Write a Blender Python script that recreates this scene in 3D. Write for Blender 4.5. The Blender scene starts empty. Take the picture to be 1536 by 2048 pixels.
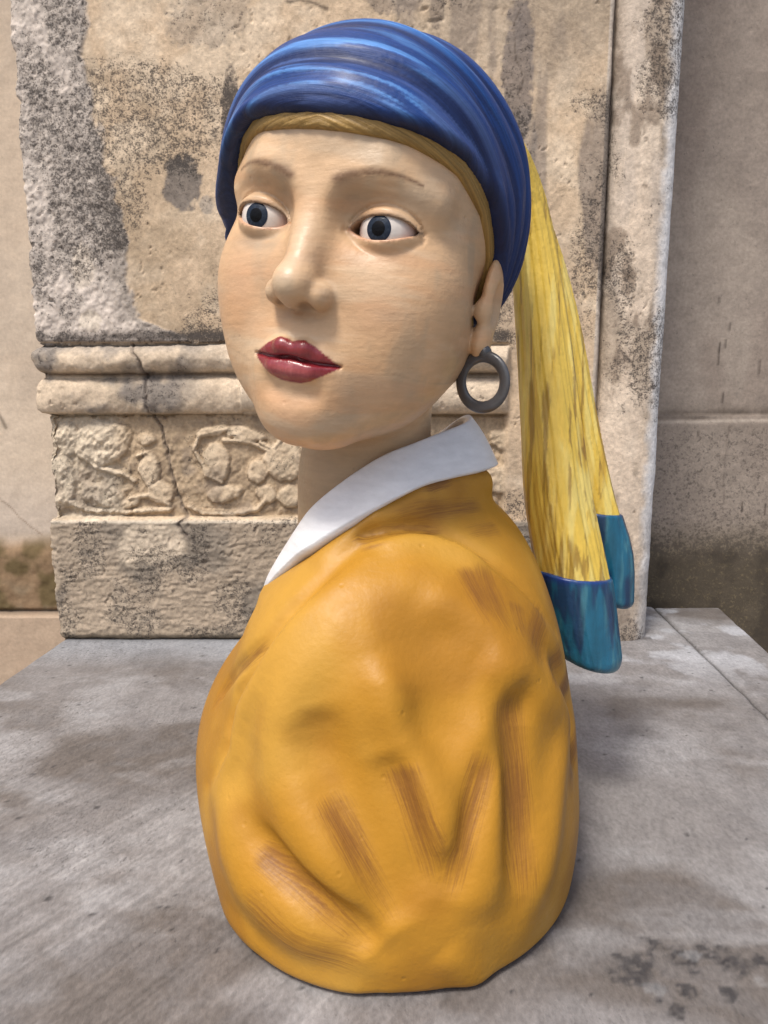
import bpy, math, random, numpy as np
from mathutils import Vector
random.seed(4)
C = bpy.context.scene.collection
SC = bpy.context.scene

# ------------------------------------------------------------------ camera, sky, sun, exposure
cd = bpy.data.cameras.new('camera'); cam = bpy.data.objects.new('camera', cd); C.objects.link(cam)
cd.sensor_fit = 'VERTICAL'; cd.sensor_height = 36.0; cd.lens = 1537 / 2048 * 36
cd.clip_start = 0.02; cd.clip_end = 200
cam.location = (0, 0, 0.43); cam.rotation_euler = (math.radians(90 - 10.3), 0, 0)
SC.camera = cam
W = bpy.data.worlds.new('World'); SC.world = W; W.use_nodes = True
wn = W.node_tree.nodes; wl = W.node_tree.links
sky = wn.new('ShaderNodeTexSky'); sky.sky_type = 'NISHITA'; sky.sun_disc = False
SUN_EL, SUN_AZ = math.radians(60), math.radians(212)       # azimuth clockwise from +Y
sky.sun_elevation = SUN_EL; sky.sun_rotation = SUN_AZ; sky.dust_density = 4.0; sky.air_density = 1.0; sky.ozone_density = 1.0
wn['Background'].inputs[1].default_value = 0.076
wl.new(sky.outputs[0], wn['Background'].inputs[0])
sl = bpy.data.lights.new('sun', 'SUN'); sl.energy = 1.5; sl.angle = math.radians(13); sl.color = (1.0, 0.95, 0.88)
sun = bpy.data.objects.new('sun', sl); C.objects.link(sun)
sd = Vector((math.sin(SUN_AZ) * math.cos(SUN_EL), math.cos(SUN_AZ) * math.cos(SUN_EL), math.sin(SUN_EL)))
sun.rotation_euler = sd.to_track_quat('Z', 'Y').to_euler()
SC.view_settings.view_transform = 'Standard'; SC.view_settings.look = 'None'
SC.view_settings.exposure = 1.02; SC.view_settings.gamma = 1.0

# ------------------------------------------------------------------ numeric helpers
def f32(a): return np.asarray(a, dtype=np.float32)
def smin(a, b, k):
    h = np.clip(.5 + .5 * (b - a) / k, 0, 1); return b + (a - b) * h - k * h * (1 - h)
def smax(a, b, k): return -smin(-a, -b, k)
def ell(p, c, r):
    c = f32(c); r = f32(r); q = (p - c) / r
    k0 = np.sqrt(np.einsum('ij,ij->i', q, q)); q2 = q / r; k1 = np.sqrt(np.einsum('ij,ij->i', q2, q2)) + 1e-9
    return k0 * (k0 - 1) / k1
def cap(p, a, b, ra, rb):
    a = f32(a); b = f32(b); ab = b - a
    t = np.clip(((p - a) @ ab) / (ab @ ab), 0, 1)
    d = p - a - t[:, None] * ab
    return np.sqrt(np.einsum('ij,ij->i', d, d)) - (ra + (rb - ra) * t)
def poly(p, pts, rs, k=0):
    d = None
    for i in range(len(pts) - 1):
        e = cap(p, pts[i], pts[i + 1], rs[i], rs[i + 1])
        d = e if d is None else (smin(d, e, k) if k else np.minimum(d, e))
    return d
def fold_dist(p, pts):
    best = np.full(len(p), 9, np.float32); tt = np.zeros(len(p), np.float32); n = len(pts) - 1
    for i in range(n):
        a = pts[i]; ab = pts[i + 1] - a; t = np.clip(((p - a) @ ab) / (ab @ ab), 0, 1); d = p - a - t[:, None] * ab
        e = np.sqrt(np.einsum('ij,ij->i', d, d)); m = e < best; best = np.where(m, e, best); tt = np.where(m, (i + t) / n, tt)
    return best, tt
def mirror(p): return np.stack([np.abs(p[:, 0]), p[:, 1], p[:, 2]], 1)
_rng = np.random.RandomState(7)
_T = _rng.rand(65536).astype(np.float32)
def _h(i, j, k): return _T[(i * 7919 + j * 104729 + k * 1299709 + 17) & 65535]
def vn(p, s=1.0, seed=0):
    """value noise 0..1 of points (n,3) at frequency s (number or 3 numbers)"""
    q = p * f32(s) + f32([seed * 13.7, seed * 5.3, seed * 9.1]); f = np.floor(q); t = (q - f).astype(np.float32); t = t * t * (3 - 2 * t)
    i, j, k = np.ascontiguousarray(f.astype(np.int32).T); i = i * 7919; j = j * 104729; k = k * 1299709 + 17
    x, y, z = t.T; r = 0
    for a in (0, 1):
        for b in (0, 1):
            for c in (0, 1):
                r = r + _T[(i + a * 7919 + j + b * 104729 + k + c * 1299709) & 65535] * (x if a else 1 - x) * (y if b else 1 - y) * (z if c else 1 - z)
    return r
def fbm(p, s=1.0, o=4, seed=0):
    r = 0; a = 0.5; tot = 0; s = f32(s) * np.ones(3, np.float32)
    for i in range(o): r = r + a * vn(p, s, seed + i); tot += a; a *= .5; s = s * 2.03
    return r / tot
def sst(a, b, x):
    t = np.clip((x - a) / (b - a), 0, 1); return t * t * (3 - 2 * t)
def mixc(a, b, t): return a * (1 - t[:, None]) + f32(b) * t[:, None]

def surface(fn, lo, hi, h, proj=1):
    """closed surface of fn = 0 inside a box: sparse sampling, surface nets, Newton steps. returns verts, quads, normals"""
    lo = f32(lo); hi = f32(hi); B = 8
    nb = np.ceil((hi - lo) / (h * B)).astype(int); n = nb * B
    ci = np.stack(np.meshgrid(*[np.arange(k) for k in nb], indexing='ij'), -1).reshape(-1, 3)
    cc = lo + (ci + .5) * (h * B)
    fv = fn(cc.astype(np.float32))
    G = np.repeat(np.repeat(np.repeat(np.where(fv > 0, 1., -1.).astype(np.float32).reshape(nb), B, 0), B, 1), B, 2)
    act = ci[np.abs(fv) < h * B * 1.35]
    off = np.stack(np.meshgrid(*[np.arange(B)] * 3, indexing='ij'), -1).reshape(-1, 3)
    for s in range(0, len(act), 800):
        idx = (act[s:s + 800, None, :] * B + off[None]).reshape(-1, 3)
        G[idx[:, 0], idx[:, 1], idx[:, 2]] = fn((lo + idx * h).astype(np.float32))
    cn = n - 1; cid = lambda i, j, k: (i * cn[1] + j) * cn[2] + k
    ncell = int(cn[0]) * int(cn[1]) * int(cn[2])
    quads = []; cells = []; pos = []
    for ax in range(3):
        o = [(0, 0, 0)] * 2
        a = [slice(None)] * 3; b = [slice(None)] * 3; a[ax] = slice(0, -1); b[ax] = slice(1, None)
        A = G[tuple(a)]; Bv = G[tuple(b)]
        I = np.argwhere((A > 0) != (Bv > 0))
        u, v = [q for q in range(3) if q != ax]
        m = (I[:, u] > 0) & (I[:, v] > 0) & (I[:, u] < n[u] - 1) & (I[:, v] < n[v] - 1); I = I[m]
        ga = A[I[:, 0], I[:, 1], I[:, 2]]; gb = Bv[I[:, 0], I[:, 1], I[:, 2]]
        t = ga / (ga - gb)
        P = I.astype(np.float64); P[:, ax] += t
        du = np.zeros(3, int); du[u] = 1; dv = np.zeros(3, int); dv[v] = 1
        q = [cid(*(I - d).T) for d in (0 * du, du, du + dv, dv)]
        for c in q: cells.append(c); pos.append(P)
        Q = np.stack(q, 1); flip = (ga > 0) ^ (ax == 1)
        Q[flip] = Q[flip][:, ::-1]; quads.append(Q)
    cells = np.concatenate(cells); pos = np.concatenate(pos); quads = np.concatenate(quads)
    uq, inv = np.unique(cells, return_inverse=True)
    cnt = np.bincount(inv)
    V = np.stack([np.bincount(inv, pos[:, i]) / cnt for i in range(3)], 1)
    V = (lo + V * h).astype(np.float32)
    quads = np.searchsorted(uq, quads)
    for _ in range(proj):
        f0 = fn(V); g = grad(fn, V, h * .4, f0)
        st = f0 / np.maximum((g * g).sum(1), .05)
        st = np.clip(st, -h, h)
        V = V - g * st[:, None]
    n_ = np.cross(V[quads[:, 2]] - V[quads[:, 0]], V[quads[:, 3]] - V[quads[:, 1]])
    N = np.stack([sum(np.bincount(quads[:, c], n_[:, a], len(V)) for c in range(4)) for a in range(3)], 1)
    N /= np.linalg.norm(N, axis=1)[:, None] + 1e-12
    if (N[::97] * g[::97]).sum() < 0: N = -N; quads = quads[:, ::-1]
    return V, quads, N.astype(np.float32)
def grad(fn, V, e, f0):
    g = np.empty_like(V)
    for i in range(3):
        d = np.zeros(3, np.float32); d[i] = e
        g[:, i] = (fn(V + d) - f0) / e
    return g

def xyz_rot(yaw, pitch, roll):
    cy, sy = math.cos(yaw), math.sin(yaw); cp, sp = math.cos(pitch), math.sin(pitch); cr, sr = math.cos(roll), math.sin(roll)
    Rz = np.array([[cy, -sy, 0], [sy, cy, 0], [0, 0, 1]]); Rx = np.array([[1, 0, 0], [0, cp, -sp], [0, sp, cp]]); Ry = np.array([[cr, 0, sr], [0, 1, 0], [-sr, 0, cr]])
    return (Rz @ Ry @ Rx).astype(np.float32)

def mesh_object(name, V, Q, mat, col=None, parent=None, nrm=None, smooth=True, mask=None, flow=None):
    """one mesh object from arrays; mask picks the faces kept"""
    V = np.asarray(V); Q = np.asarray(Q)
    if mask is not None:
        Q = Q[mask]; u, inv = np.unique(Q, return_inverse=True); V = V[u]; Q = inv.reshape(Q.shape)
        if col is not None: col = col[u]
        if nrm is not None: nrm = nrm[u]
        if flow is not None: flow = flow[u]
    m = bpy.data.meshes.new(name)
    k = Q.shape[1]
    m.vertices.add(len(V)); m.vertices.foreach_set('co', f32(V).ravel())
    m.loops.add(Q.size); m.loops.foreach_set('vertex_index', Q.ravel().astype(np.int32))
    m.polygons.add(len(Q)); m.polygons.foreach_set('loop_start', (np.arange(len(Q)) * k).astype(np.int32))
    m.update(calc_edges=True)
    m.polygons.foreach_set('use_smooth', np.full(len(Q), smooth))
    if col is not None:
        a = m.color_attributes.new('paint', 'FLOAT_COLOR', 'POINT')
        c = np.ones((len(V), 4), np.float32); c[:, :col.shape[1]] = np.clip(col, 0, 1); a.data.foreach_set('color', c.ravel())
    if flow is not None:                                  # brush direction: (across, along, seed) and stroke strength
        a = m.attributes.new('flow', 'FLOAT_VECTOR', 'POINT'); a.data.foreach_set('vector', f32(flow[:, :3]).ravel())
        a = m.attributes.new('stroke', 'FLOAT', 'POINT'); a.data.foreach_set('value', f32(flow[:, 3]).ravel())
    if nrm is not None: m.normals_split_custom_set_from_vertices(nrm.tolist())
    m.materials.append(mat); m.validate()
    o = bpy.data.objects.new(name, m); C.objects.link(o)
    if parent: o.parent = parent
    return o
def tag(o, label=None, cat=None, group=None, kind=None):
    for k, v in (('label', label), ('category', cat), ('group', group), ('kind', kind)):
        if v: o[k] = v
    return o
def empty(name, loc=(0, 0, 0)):
    e = bpy.data.objects.new(name, None); C.objects.link(e); e.empty_display_size = .05; e.location = loc; return e

# ------------------------------------------------------------------ materials
def node(nt, t, **kw):
    n = nt.nodes.new(t)
    for k, v in kw.items(): setattr(n, k, v)
    return n
def paint_mat(name, rough=.45, spec=.5, streak=(40, 40, 40), streak_amt=.12, bump=.0004, bump_scale=220, coat=0.0, base=None, grain=0.0, pits=0.0, rot=(0, 0, 0), flow=None, stroke_col=None):
    """painted or stone surface: colour from the mesh's paint attribute, fine brush streaks, relief"""
    m = bpy.data.materials.new(name); m.use_nodes = True; nt = m.node_tree; L = nt.links; b = nt.nodes['Principled BSDF']
    tc = node(nt, 'ShaderNodeTexCoord'); mp = node(nt, 'ShaderNodeMapping'); mp.inputs['Scale'].default_value = streak; mp.inputs['Rotation'].default_value = rot
    fl = node(nt, 'ShaderNodeAttribute'); fl.attribute_name = 'flow'
    L.new(fl.outputs['Vector'] if flow else tc.outputs['Object'], mp.inputs[0])
    n = node(nt, 'ShaderNodeTexNoise'); n.inputs['Scale'].default_value = 1; n.inputs['Detail'].default_value = 6; n.inputs['Roughness'].default_value = .6
    L.new(mp.outputs[0], n.inputs['Vector'])
    if base is None:
        a = node(nt, 'ShaderNodeAttribute'); a.attribute_name = 'paint'; csrc = a.outputs['Color']
    else:
        a = node(nt, 'ShaderNodeRGB'); a.outputs[0].default_value = (*base, 1); csrc = a.outputs[0]
    mr = node(nt, 'ShaderNodeMapRange'); mr.inputs['From Min'].default_value = .3; mr.inputs['From Max'].default_value = .7
    mr.inputs['To Min'].default_value = 1 - streak_amt; mr.inputs['To Max'].default_value = 1 + streak_amt; mr.clamp = False
    L.new(n.outputs['Fac'], mr.inputs['Value'])
    vm = node(nt, 'ShaderNodeVectorMath', operation='SCALE'); L.new(csrc, vm.inputs[0]); L.new(mr.outputs[0], vm.inputs['Scale'])
    src = vm.outputs[0]
    n2 = node(nt, 'ShaderNodeTexNoise'); n2.inputs['Scale'].default_value = bump_scale; n2.inputs['Detail'].default_value = 5; L.new(tc.outputs['Object'], n2.inputs['Vector'])
    if grain:
        mg = node(nt, 'ShaderNodeMapRange'); mg.inputs['From Min'].default_value = .25; mg.inputs['From Max'].default_value = .75
        mg.inputs['To Min'].default_value = 1 - grain; mg.inputs['To Max'].default_value = 1 + grain; mg.clamp = False
        L.new(n2.outputs['Fac'], mg.inputs['Value'])
        v2 = node(nt, 'ShaderNodeVectorMath', operation='SCALE'); L.new(src, v2.inputs[0]); L.new(mg.outputs[0], v2.inputs['Scale']); src = v2.outputs[0]
    if stroke_col:
        sm = node(nt, 'ShaderNodeMapping'); sm.inputs['Scale'].default_value = (900, 3.5, 50); L.new(fl.outputs['Vector'], sm.inputs[0])
        sn = node(nt, 'ShaderNodeTexNoise'); sn.inputs['Scale'].default_value = 1; sn.inputs['Detail'].default_value = 4; sn.inputs['Roughness'].default_value = .65; L.new(sm.outputs[0], sn.inputs['Vector'])
        sa = node(nt, 'ShaderNodeAttribute'); sa.attribute_name = 'stroke'
        m1 = node(nt, 'ShaderNodeMath', operation='MULTIPLY_ADD'); L.new(sn.outputs['Fac'], m1.inputs[0]); m1.inputs[1].default_value = 1.5; L.new(sa.outputs['Fac'], m1.inputs[2])
        m2 = node(nt, 'ShaderNodeMapRange', interpolation_type='SMOOTHSTEP'); m2.inputs['From Min'].default_value = .74; m2.inputs['From Max'].default_value = 1.65; m2.inputs['To Max'].default_value = .88; L.new(m1.outputs[0], m2.inputs['Value'])
        g0 = node(nt, 'ShaderNodeMapRange'); g0.inputs['From Max'].default_value = .22; L.new(sa.outputs['Fac'], g0.inputs['Value'])
        m3 = node(nt, 'ShaderNodeMath', operation='MULTIPLY'); L.new(m2.outputs[0], m3.inputs[0]); L.new(g0.outputs[0], m3.inputs[1])
        mx = node(nt, 'ShaderNodeMix', data_type='RGBA'); L.new(m3.outputs[0], mx.inputs[0]); L.new(src, mx.inputs[6]); mx.inputs[7].default_value = (*stroke_col, 1); src = mx.outputs[2]
    L.new(src, b.inputs['Base Color'])
    rr = node(nt, 'ShaderNodeMapRange'); rr.inputs['To Min'].default_value = rough - .08; rr.inputs['To Max'].default_value = rough + .1; L.new(n2.outputs['Fac'], rr.inputs['Value']); L.new(rr.outputs[0], b.inputs['Roughness'])
    b.inputs['Specular IOR Level'].default_value = spec; b.inputs['Coat Weight'].default_value = coat; b.inputs['Coat Roughness'].default_value = .25
    ad = node(nt, 'ShaderNodeMath', operation='ADD'); L.new(n.outputs['Fac'], ad.inputs[0]); L.new(n2.outputs['Fac'], ad.inputs[1])
    hsrc = ad.outputs[0]
    if pits:
        vo = node(nt, 'ShaderNodeTexVoronoi'); vo.inputs['Scale'].default_value = pits; L.new(tc.outputs['Object'], vo.inputs['Vector'])
        pr = node(nt, 'ShaderNodeMapRange'); pr.inputs['From Min'].default_value = .0; pr.inputs['From Max'].default_value = .16; pr.inputs['To Min'].default_value = -1.2; pr.inputs['To Max'].default_value = 0
        L.new(vo.outputs['Distance'], pr.inputs['Value'])
        # only some cells are pitted
        wh = node(nt, 'ShaderNodeMath', operation='GREATER_THAN'); sp = node(nt, 'ShaderNodeSeparateColor'); L.new(vo.outputs['Color'], sp.inputs[0]); L.new(sp.outputs[0], wh.inputs[0]); wh.inputs[1].default_value = .86
        mu = node(nt, 'ShaderNodeMath', operation='MULTIPLY'); L.new(pr.outputs[0], mu.inputs[0]); L.new(wh.outputs[0], mu.inputs[1])
        a2 = node(nt, 'ShaderNodeMath', operation='ADD'); L.new(hsrc, a2.inputs[0]); L.new(mu.outputs[0], a2.inputs[1]); hsrc = a2.outputs[0]
    bp = node(nt, 'ShaderNodeBump'); bp.inputs['Strength'].default_value = 1; bp.inputs['Distance'].default_value = bump; L.new(hsrc, bp.inputs['Height']); L.new(bp.outputs[0], b.inputs['Normal'])
    return m

# ------------------------------------------------------------------ stone and ground
def stone_mat(name, rough=.8, speck=.5, speck_scale=260, grain=.10, bump=.0012, bump_scale=120, streak=(8, 8, 3), spec=.3, speck_col=(.05, .042, .038), aniso=(1, 1, 1)):
    """weathered stone: colour from the mesh, dark specks where its alpha says so, fine pitted relief"""
    m = bpy.data.materials.new(name); m.use_nodes = True; nt = m.node_tree; L = nt.links; b = nt.nodes['Principled BSDF']
    tc = node(nt, 'ShaderNodeTexCoord'); a = node(nt, 'ShaderNodeAttribute'); a.attribute_name = 'paint'
    mp = node(nt, 'ShaderNodeMapping'); mp.inputs['Scale'].default_value = aniso; L.new(tc.outputs['Object'], mp.inputs[0])
    def noise(s, d=6, r=.62, v=mp):
        n = node(nt, 'ShaderNodeTexNoise'); n.inputs['Scale'].default_value = s; n.inputs['Detail'].default_value = d; n.inputs['Roughness'].default_value = r; L.new(v.outputs[0], n.inputs['Vector']); return n
    def rng(src, a0, a1, b0, b1, clamp=True):
        r = node(nt, 'ShaderNodeMapRange'); r.clamp = clamp; L.new(src, r.inputs['Value'])
        for k, v in zip(('From Min', 'From Max', 'To Min', 'To Max'), (a0, a1, b0, b1)): r.inputs[k].default_value = v
        return r.outputs[0]
    def math_(op, x, y):
        n = node(nt, 'ShaderNodeMath', operation=op)
        for i, v in enumerate((x, y)):
            if isinstance(v, (int, float)): n.inputs[i].default_value = v
            else: L.new(v, n.inputs[i])
        return n.outputs[0]
    fine = noise(bump_scale); mid = noise(bump_scale * .22, 8, .68); sp = noise(speck_scale, 3, .6); sp2 = noise(speck_scale * .33, 5, .7)
    g = rng(fine.outputs['Fac'], .3, .7, 1 - grain, 1 + grain, False); g2 = rng(mid.outputs['Fac'], .3, .7, 1 - grain * .8, 1 + grain * .8, False)
    vm = node(nt, 'ShaderNodeVectorMath', operation='SCALE'); L.new(a.outputs['Color'], vm.inputs[0]); L.new(math_('MULTIPLY', g, g2), vm.inputs['Scale'])
    k = rng(math_('ADD', math_('MULTIPLY', sp.outputs['Fac'], .5), math_('ADD', math_('MULTIPLY', sp2.outputs['Fac'], .5), math_('MULTIPLY', a.outputs['Alpha'], .30))), .655, .78, 0, speck)
    mx = node(nt, 'ShaderNodeMix', data_type='RGBA'); L.new(k, mx.inputs[0]); L.new(vm.outputs[0], mx.inputs[6]); mx.inputs[7].default_value = (*speck_col, 1)
    L.new(mx.outputs[2], b.inputs['Base Color'])
    b.inputs['Roughness'].default_value = rough; b.inputs['Specular IOR Level'].default_value = spec
    h = math_('ADD', math_('MULTIPLY', fine.outputs['Fac'], .35), math_('SUBTRACT', mid.outputs['Fac'], math_('MULTIPLY', k, .25)))
    bp = node(nt, 'ShaderNodeBump'); bp.inputs['Distance'].default_value = bump; L.new(h, bp.inputs['Height']); L.new(bp.outputs[0], b.inputs['Normal'])
    return m
def gridq(a, b):
    i, j = np.meshgrid(np.arange(a - 1), np.arange(b - 1), indexing='ij')
    return np.stack([i * b + j, (i + 1) * b + j, (i + 1) * b + j + 1, i * b + j + 1], -1).reshape(-1, 4)
def p3(x, z, k=0): return np.stack([x, x * 0 + k, z], 1).astype(np.float32)
def polydist(x, z, pts, wob=0, seed=0):
    """distance in the wall plane from a polyline, with a little wobble"""
    if wob: 
        n = fbm(p3(x, z), 55, 3, seed) - .5; m = fbm(p3(x, z), 55, 3, seed + 9) - .5; x = x + n * wob; z = z + m * wob
    best = np.full(len(x), 9, np.float32)
    for (x0, z0), (x1, z1) in zip(pts[:-1], pts[1:]):
        dx, dz = x1 - x0, z1 - z0; t = np.clip(((x - x0) * dx + (z - z0) * dz) / (dx * dx + dz * dz), 0, 1)
        best = np.minimum(best, np.hypot(x - x0 - t * dx, z - z0 - t * dz))
    return best
# picture measurements of the carved band, converted to metres along the wall (x) and height (z)
def cz(px, py): return ((px - 768) * .000783, .365 - (py - 830) * .00079)
BLOBS = [(430, 923, 29, 42, 1., 0), (567, 923, 38, 45, 1., .2), (516, 945, 24, 22, .8, 0), (580, 994, 26, 22, .9, 0), (531, 990, 24, 18, .8, 0), (443, 990, 42, 20, .8, .2), (297, 941, 22, 36, 1., 0), (315, 985, 26, 26, .8, .4),
         (200, 888, 58, 46, 1.1, .3), (195, 994, 46, 26, .9, -.2), (240, 1010, 40, 14, .8, .5), (110, 960, 30, 60, .9, 0), (130, 880, 28, 34, .8, 0), (491, 868, 45, 14, .9, -.25), (420, 862, 34, 11, .7, .4), (290, 880, 22, 14, .6, 0),
         (1000, 960, 40, 30, .9, .3), (1010, 880, 34, 22, .8, -.3), (960, 1010, 40, 18, .8, 0), (700, 900, 60, 50, .9, 0), (650, 1000, 50, 20, .9, 0), (800, 960, 60, 40, .9, .3), (900, 900, 40, 40, .9, 0)]
ARCS = [([(385, 900), (398, 870), (456, 857)], 5), ([(388, 905), (405, 935), (408, 950), (440, 965)], 4.5), ([(372, 1015), (398, 1028), (460, 1030), (509, 1020), (527, 1000)], 6), ([(447, 880), (500, 885), (540, 905)], 5),
        ([(150, 905), (190, 935), (240, 950), (262, 962)], 6), ([(120, 1000), (160, 1022), (240, 1025), (330, 1020)], 6), ([(270, 912), (290, 905), (310, 925)], 4), ([(520, 885), (545, 900), (560, 880)], 5), ([(250, 1000), (290, 990), (330, 1010)], 5)]
CRACKS = [([(279, 697), (301, 755), (301, 817), (319, 848), (332, 905), (341, 976), (367, 1034), (350, 1052), (367, 1074)], .0016)]
def boundary(z):
    """x of the edge between the pale crust on the left and the warm stone"""
    return np.interp(z, [.48, .495, .51, .55, .58, .61, .65, .70, .76, .80, .95, 1.1, 1.6], [-.30, -.335, -.372, -.380, -.392, -.386, -.392, -.404, -.411, -.424, -.428, -.42, -.43]).astype(np.float32)
def wall_relief(x, z):
    P = p3(x, z)
    n1 = fbm(P, 14, 4, 1) - .5; n2 = fbm(P, 60, 4, 2) - .5; n3 = fbm(P, 190, 3, 3) - .5
    frame = sst(.185, .195, x)                                        # plain vertical fillet beside the column
    shaft = z > .475
    D = np.where(shaft, 0, 0).astype(np.float32) + n1 * .004 + n2 * .0014 + n3 * .0005
    crust = shaft * sst(.004, -.004, x - boundary(z) + n2 * .03)
    D += crust * (.0028 + n2 * .0045 + n3 * .003)
    # mouldings, broken at the left
    zz = z + .002 * np.sin(x * 9) + n1 * .003 + np.where(x < -.22, n2 * .008 + .002, n2 * .0015)
    t1 = np.clip(1 - ((zz - .4515) / .0205) ** 2, 0, 1) ** .5; t2 = np.clip(1 - ((zz - .396) / .0275) ** 2, 0, 1) ** .45
    worn = np.where(x < -.22, .75 + .8 * n1, 1)
    mo = np.maximum(t1 * .030 * worn, t2 * .021 * worn) - .006 * ((zz > .365) & (zz < .475))
    mo = np.where((zz > .36) & (zz < .476), mo, 0)
    D = D + mo * (1 - frame)
    # carved band
    band = sst(.200, .2035, z) * sst(.368, .364, z) * (1 - frame)
    R = np.full(len(x), -.013, np.float32)
    m2 = fbm(P, 34, 3, 61) - .5; xw = x + n1 * .016 + n2 * .008; zw = z + m2 * .014 + n2 * .006
    for px, py, rx, ry, a, th in BLOBS:
        cx, c_z = cz(px, py); rx *= .000783; ry *= .00079; dx = xw - cx; dz = zw - c_z
        u = (dx * math.cos(th) + dz * math.sin(th)) / rx; v = (-dx * math.sin(th) + dz * math.cos(th)) / ry; q = u * u + v * v
        R = np.maximum(R, -.013 + .0085 * a * np.clip(1.02 - q ** 1.6, 0, 1) ** .42)
    for pts, w in ARCS:
        d = polydist(x, z, [cz(*q) for q in pts], .004, 3); w *= .00079
        R = np.maximum(R, -.013 + .0075 * np.clip(1 - (d / w) ** 2, 0, 1) ** .5)
    R = R + .003 * m2
    rough = np.where(x < -.40, 1., .45) * (n2 * .012 + n3 * .006)
    D = D + band * (R + rough)
    # plinth block: tool marks and a rounded upper edge
    pl = sst(.199, .196, z)
    D = D + pl * (.004 + n3 * .0022 + (fbm(p3(x * .25, z), 260, 3, 7) - .5) * .0035 + n1 * .004) * (z < .2)
    D -= .010 * np.clip((.012 - z) / .012, 0, 1) ** 2
    # cracks and holes
    for pts, w in CRACKS:
        d = polydist(x, z, [cz(*q) for q in pts], .012, 5); D -= .006 * np.exp(-(d / w) ** 2) * (.4 + fbm(P, 90, 2, 4)); D += .0035 * np.exp(-(d / (w * 5)) ** 2) * (n2 + .2)
    D -= .0022 * sst(.64, .76, fbm(P, 130, 3, 12)) * sst(.45, .6, fbm(P, 12, 3, 13)) * (1 - band)
    return D, crust, band, pl, frame, (n1, n2, n3)
def build_pilaster():
    root = empty('stone_pilaster', (-.05, 1.25, 0)); tag(root, 'weathered beige stone pilaster with carved band and worn mouldings behind the bust', 'pilaster')
    RL = f32(root.location)
    # plan of the block as a path with outward normals: left return, front, groove, round column, right return
    step = .0021; path = []
    def seg(x0, y0, x1, y1, nx, ny, st=step, tagv=0):
        n = max(2, int(math.hypot(x1 - x0, y1 - y0) / st))
        for i in range(n): t = i / n; path.append((x0 + (x1 - x0) * t, y0 + (y1 - y0) * t, nx, ny, tagv))
    def arc(cx, cy, rx, ry, a0, a1, tagv, st=step):
        n = max(3, int(abs(a1 - a0) * max(rx, ry) / st))
        for i in range(n):
            a = a0 + (a1 - a0) * i / n; c, s = math.cos(a), math.sin(a); nx, ny = c / rx, s / ry; q = math.hypot(nx, ny); path.append((cx + rx * c, cy + ry * s, nx / q, ny / q, tagv))
    seg(-.530, 1.56, -.530, 1.206, -1, 0, .012); arc(-.524, 1.206, .006, .006, math.pi, 1.5 * math.pi, 0, .0012)
    seg(-.524, 1.200, .322, 1.200, 0, -1)
    arc(.322, 1.206, .006, .006, 1.5 * math.pi, 1.98 * math.pi, 1, .001)
    seg(.328, 1.206, .329, 1.222, 1, 0, .0014, 1); seg(.329, 1.222, .336, 1.222, 0, -1, .0016, 1)
    arc(.383, 1.224, .048, .030, math.pi, 1.5 * math.pi, 2); seg(.383, 1.194, .396, 1.195, 0, -1, step, 2)
    arc(.396, 1.235, .0395, .040, 1.5 * math.pi, 2 * math.pi, 2); seg(.4355, 1.235, .4355, 1.56, 1, 0, .010, 2)
    A = np.array(path, float); n = len(A)
    zs = np.concatenate([np.arange(-.004, .985, .0021), np.arange(.985, 1.7, .012)])
    m = len(zs)
    X = np.repeat(A[:, 0], m); Y = np.repeat(A[:, 1], m); NX = np.repeat(A[:, 2], m); NY = np.repeat(A[:, 3], m); TG = np.repeat(A[:, 4], m); Zv = np.tile(zs, n)
    D, crust, band, pl, frame, (n1, n2, n3) = wall_relief(X, Zv)
    P = p3(X, Zv)
    isf = (TG == 0)
    col_d = n1 * .004 + n2 * .0012 + n3 * .0006 - .0025 * sst(.70, .82, fbm(P, 60, 5, 21)) * sst(.48, .60, fbm(P, 9, 2, 22)) * (TG == 2)
    CR = [[(1275, 265), (1295, 270), (1325, 272), (1352, 285)], [(1228, 560), (1250, 560), (1262, 575)], [(1300, 772), (1330, 765)], [(1280, 625), (1300, 605), (1312, 590)]]
    crk = np.zeros(len(X), np.float32)
    for c in CR:
        pts = [((px - 768) / 1537 * (1.205 * .984 - (744 - py) * .00079 * .18), .43 + (744 - py) * .00079 + .0) for px, py in c]
        crk = np.maximum(crk, np.exp(-(polydist(X, Zv, pts, .016, 31) / .0011) ** 2) * (TG > 0) * sst(.30, .55, fbm(P, 110, 3, 33)))
    ends = np.interp(Y, [1.2, 1.24], [1, 0])
    D = np.where(isf, D, col_d - .0012 * crk)
    chip = (fbm(np.stack([Zv * 0, Zv * 0, Zv], 1).astype(np.float32), (1, 1, 45), 4, 5) - .45) * .016 * np.exp(-((X + .530) / .02) ** 2)
    V = np.stack([X + NX * D + chip, Y + NY * D, Zv], 1)
    V[:, 2] += 0
    # colour and speck density (alpha)
    warm = f32((.60, .455, .31)); c = np.tile(warm, (len(X), 1)); al = np.full(len(X), .19, np.float32)
    big = fbm(P, 5, 4, 41); md = fbm(P, 22, 4, 42); st = fbm(P * f32((1, 1, .2)), 26, 4, 43)
    c = mixc(c, (.72, .585, .43), sst(.45, .65, md) * .7); c = mixc(c, (.36, .27, .175), sst(.50, .66, big) * .55)
    c = mixc(c, (.25, .205, .17), sst(.55, .68, st) * sst(-.10, .10, X) * .75)
    c = mixc(c, (.33, .265, .20), sst(-.02, .14, X) * isf * sst(.3, .6, big) * .55)
    al += .48 * sst(.48, .66, fbm(P, 7, 3, 44))
    # pale crust with black specks
    c = mixc(c, (.68, .60, .53), crust * .9); al = np.where(crust > .5, .28 + .42 * sst(.42, .58, fbm(P * f32((1, 1, .55)), 13, 4, 45)), al)
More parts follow.
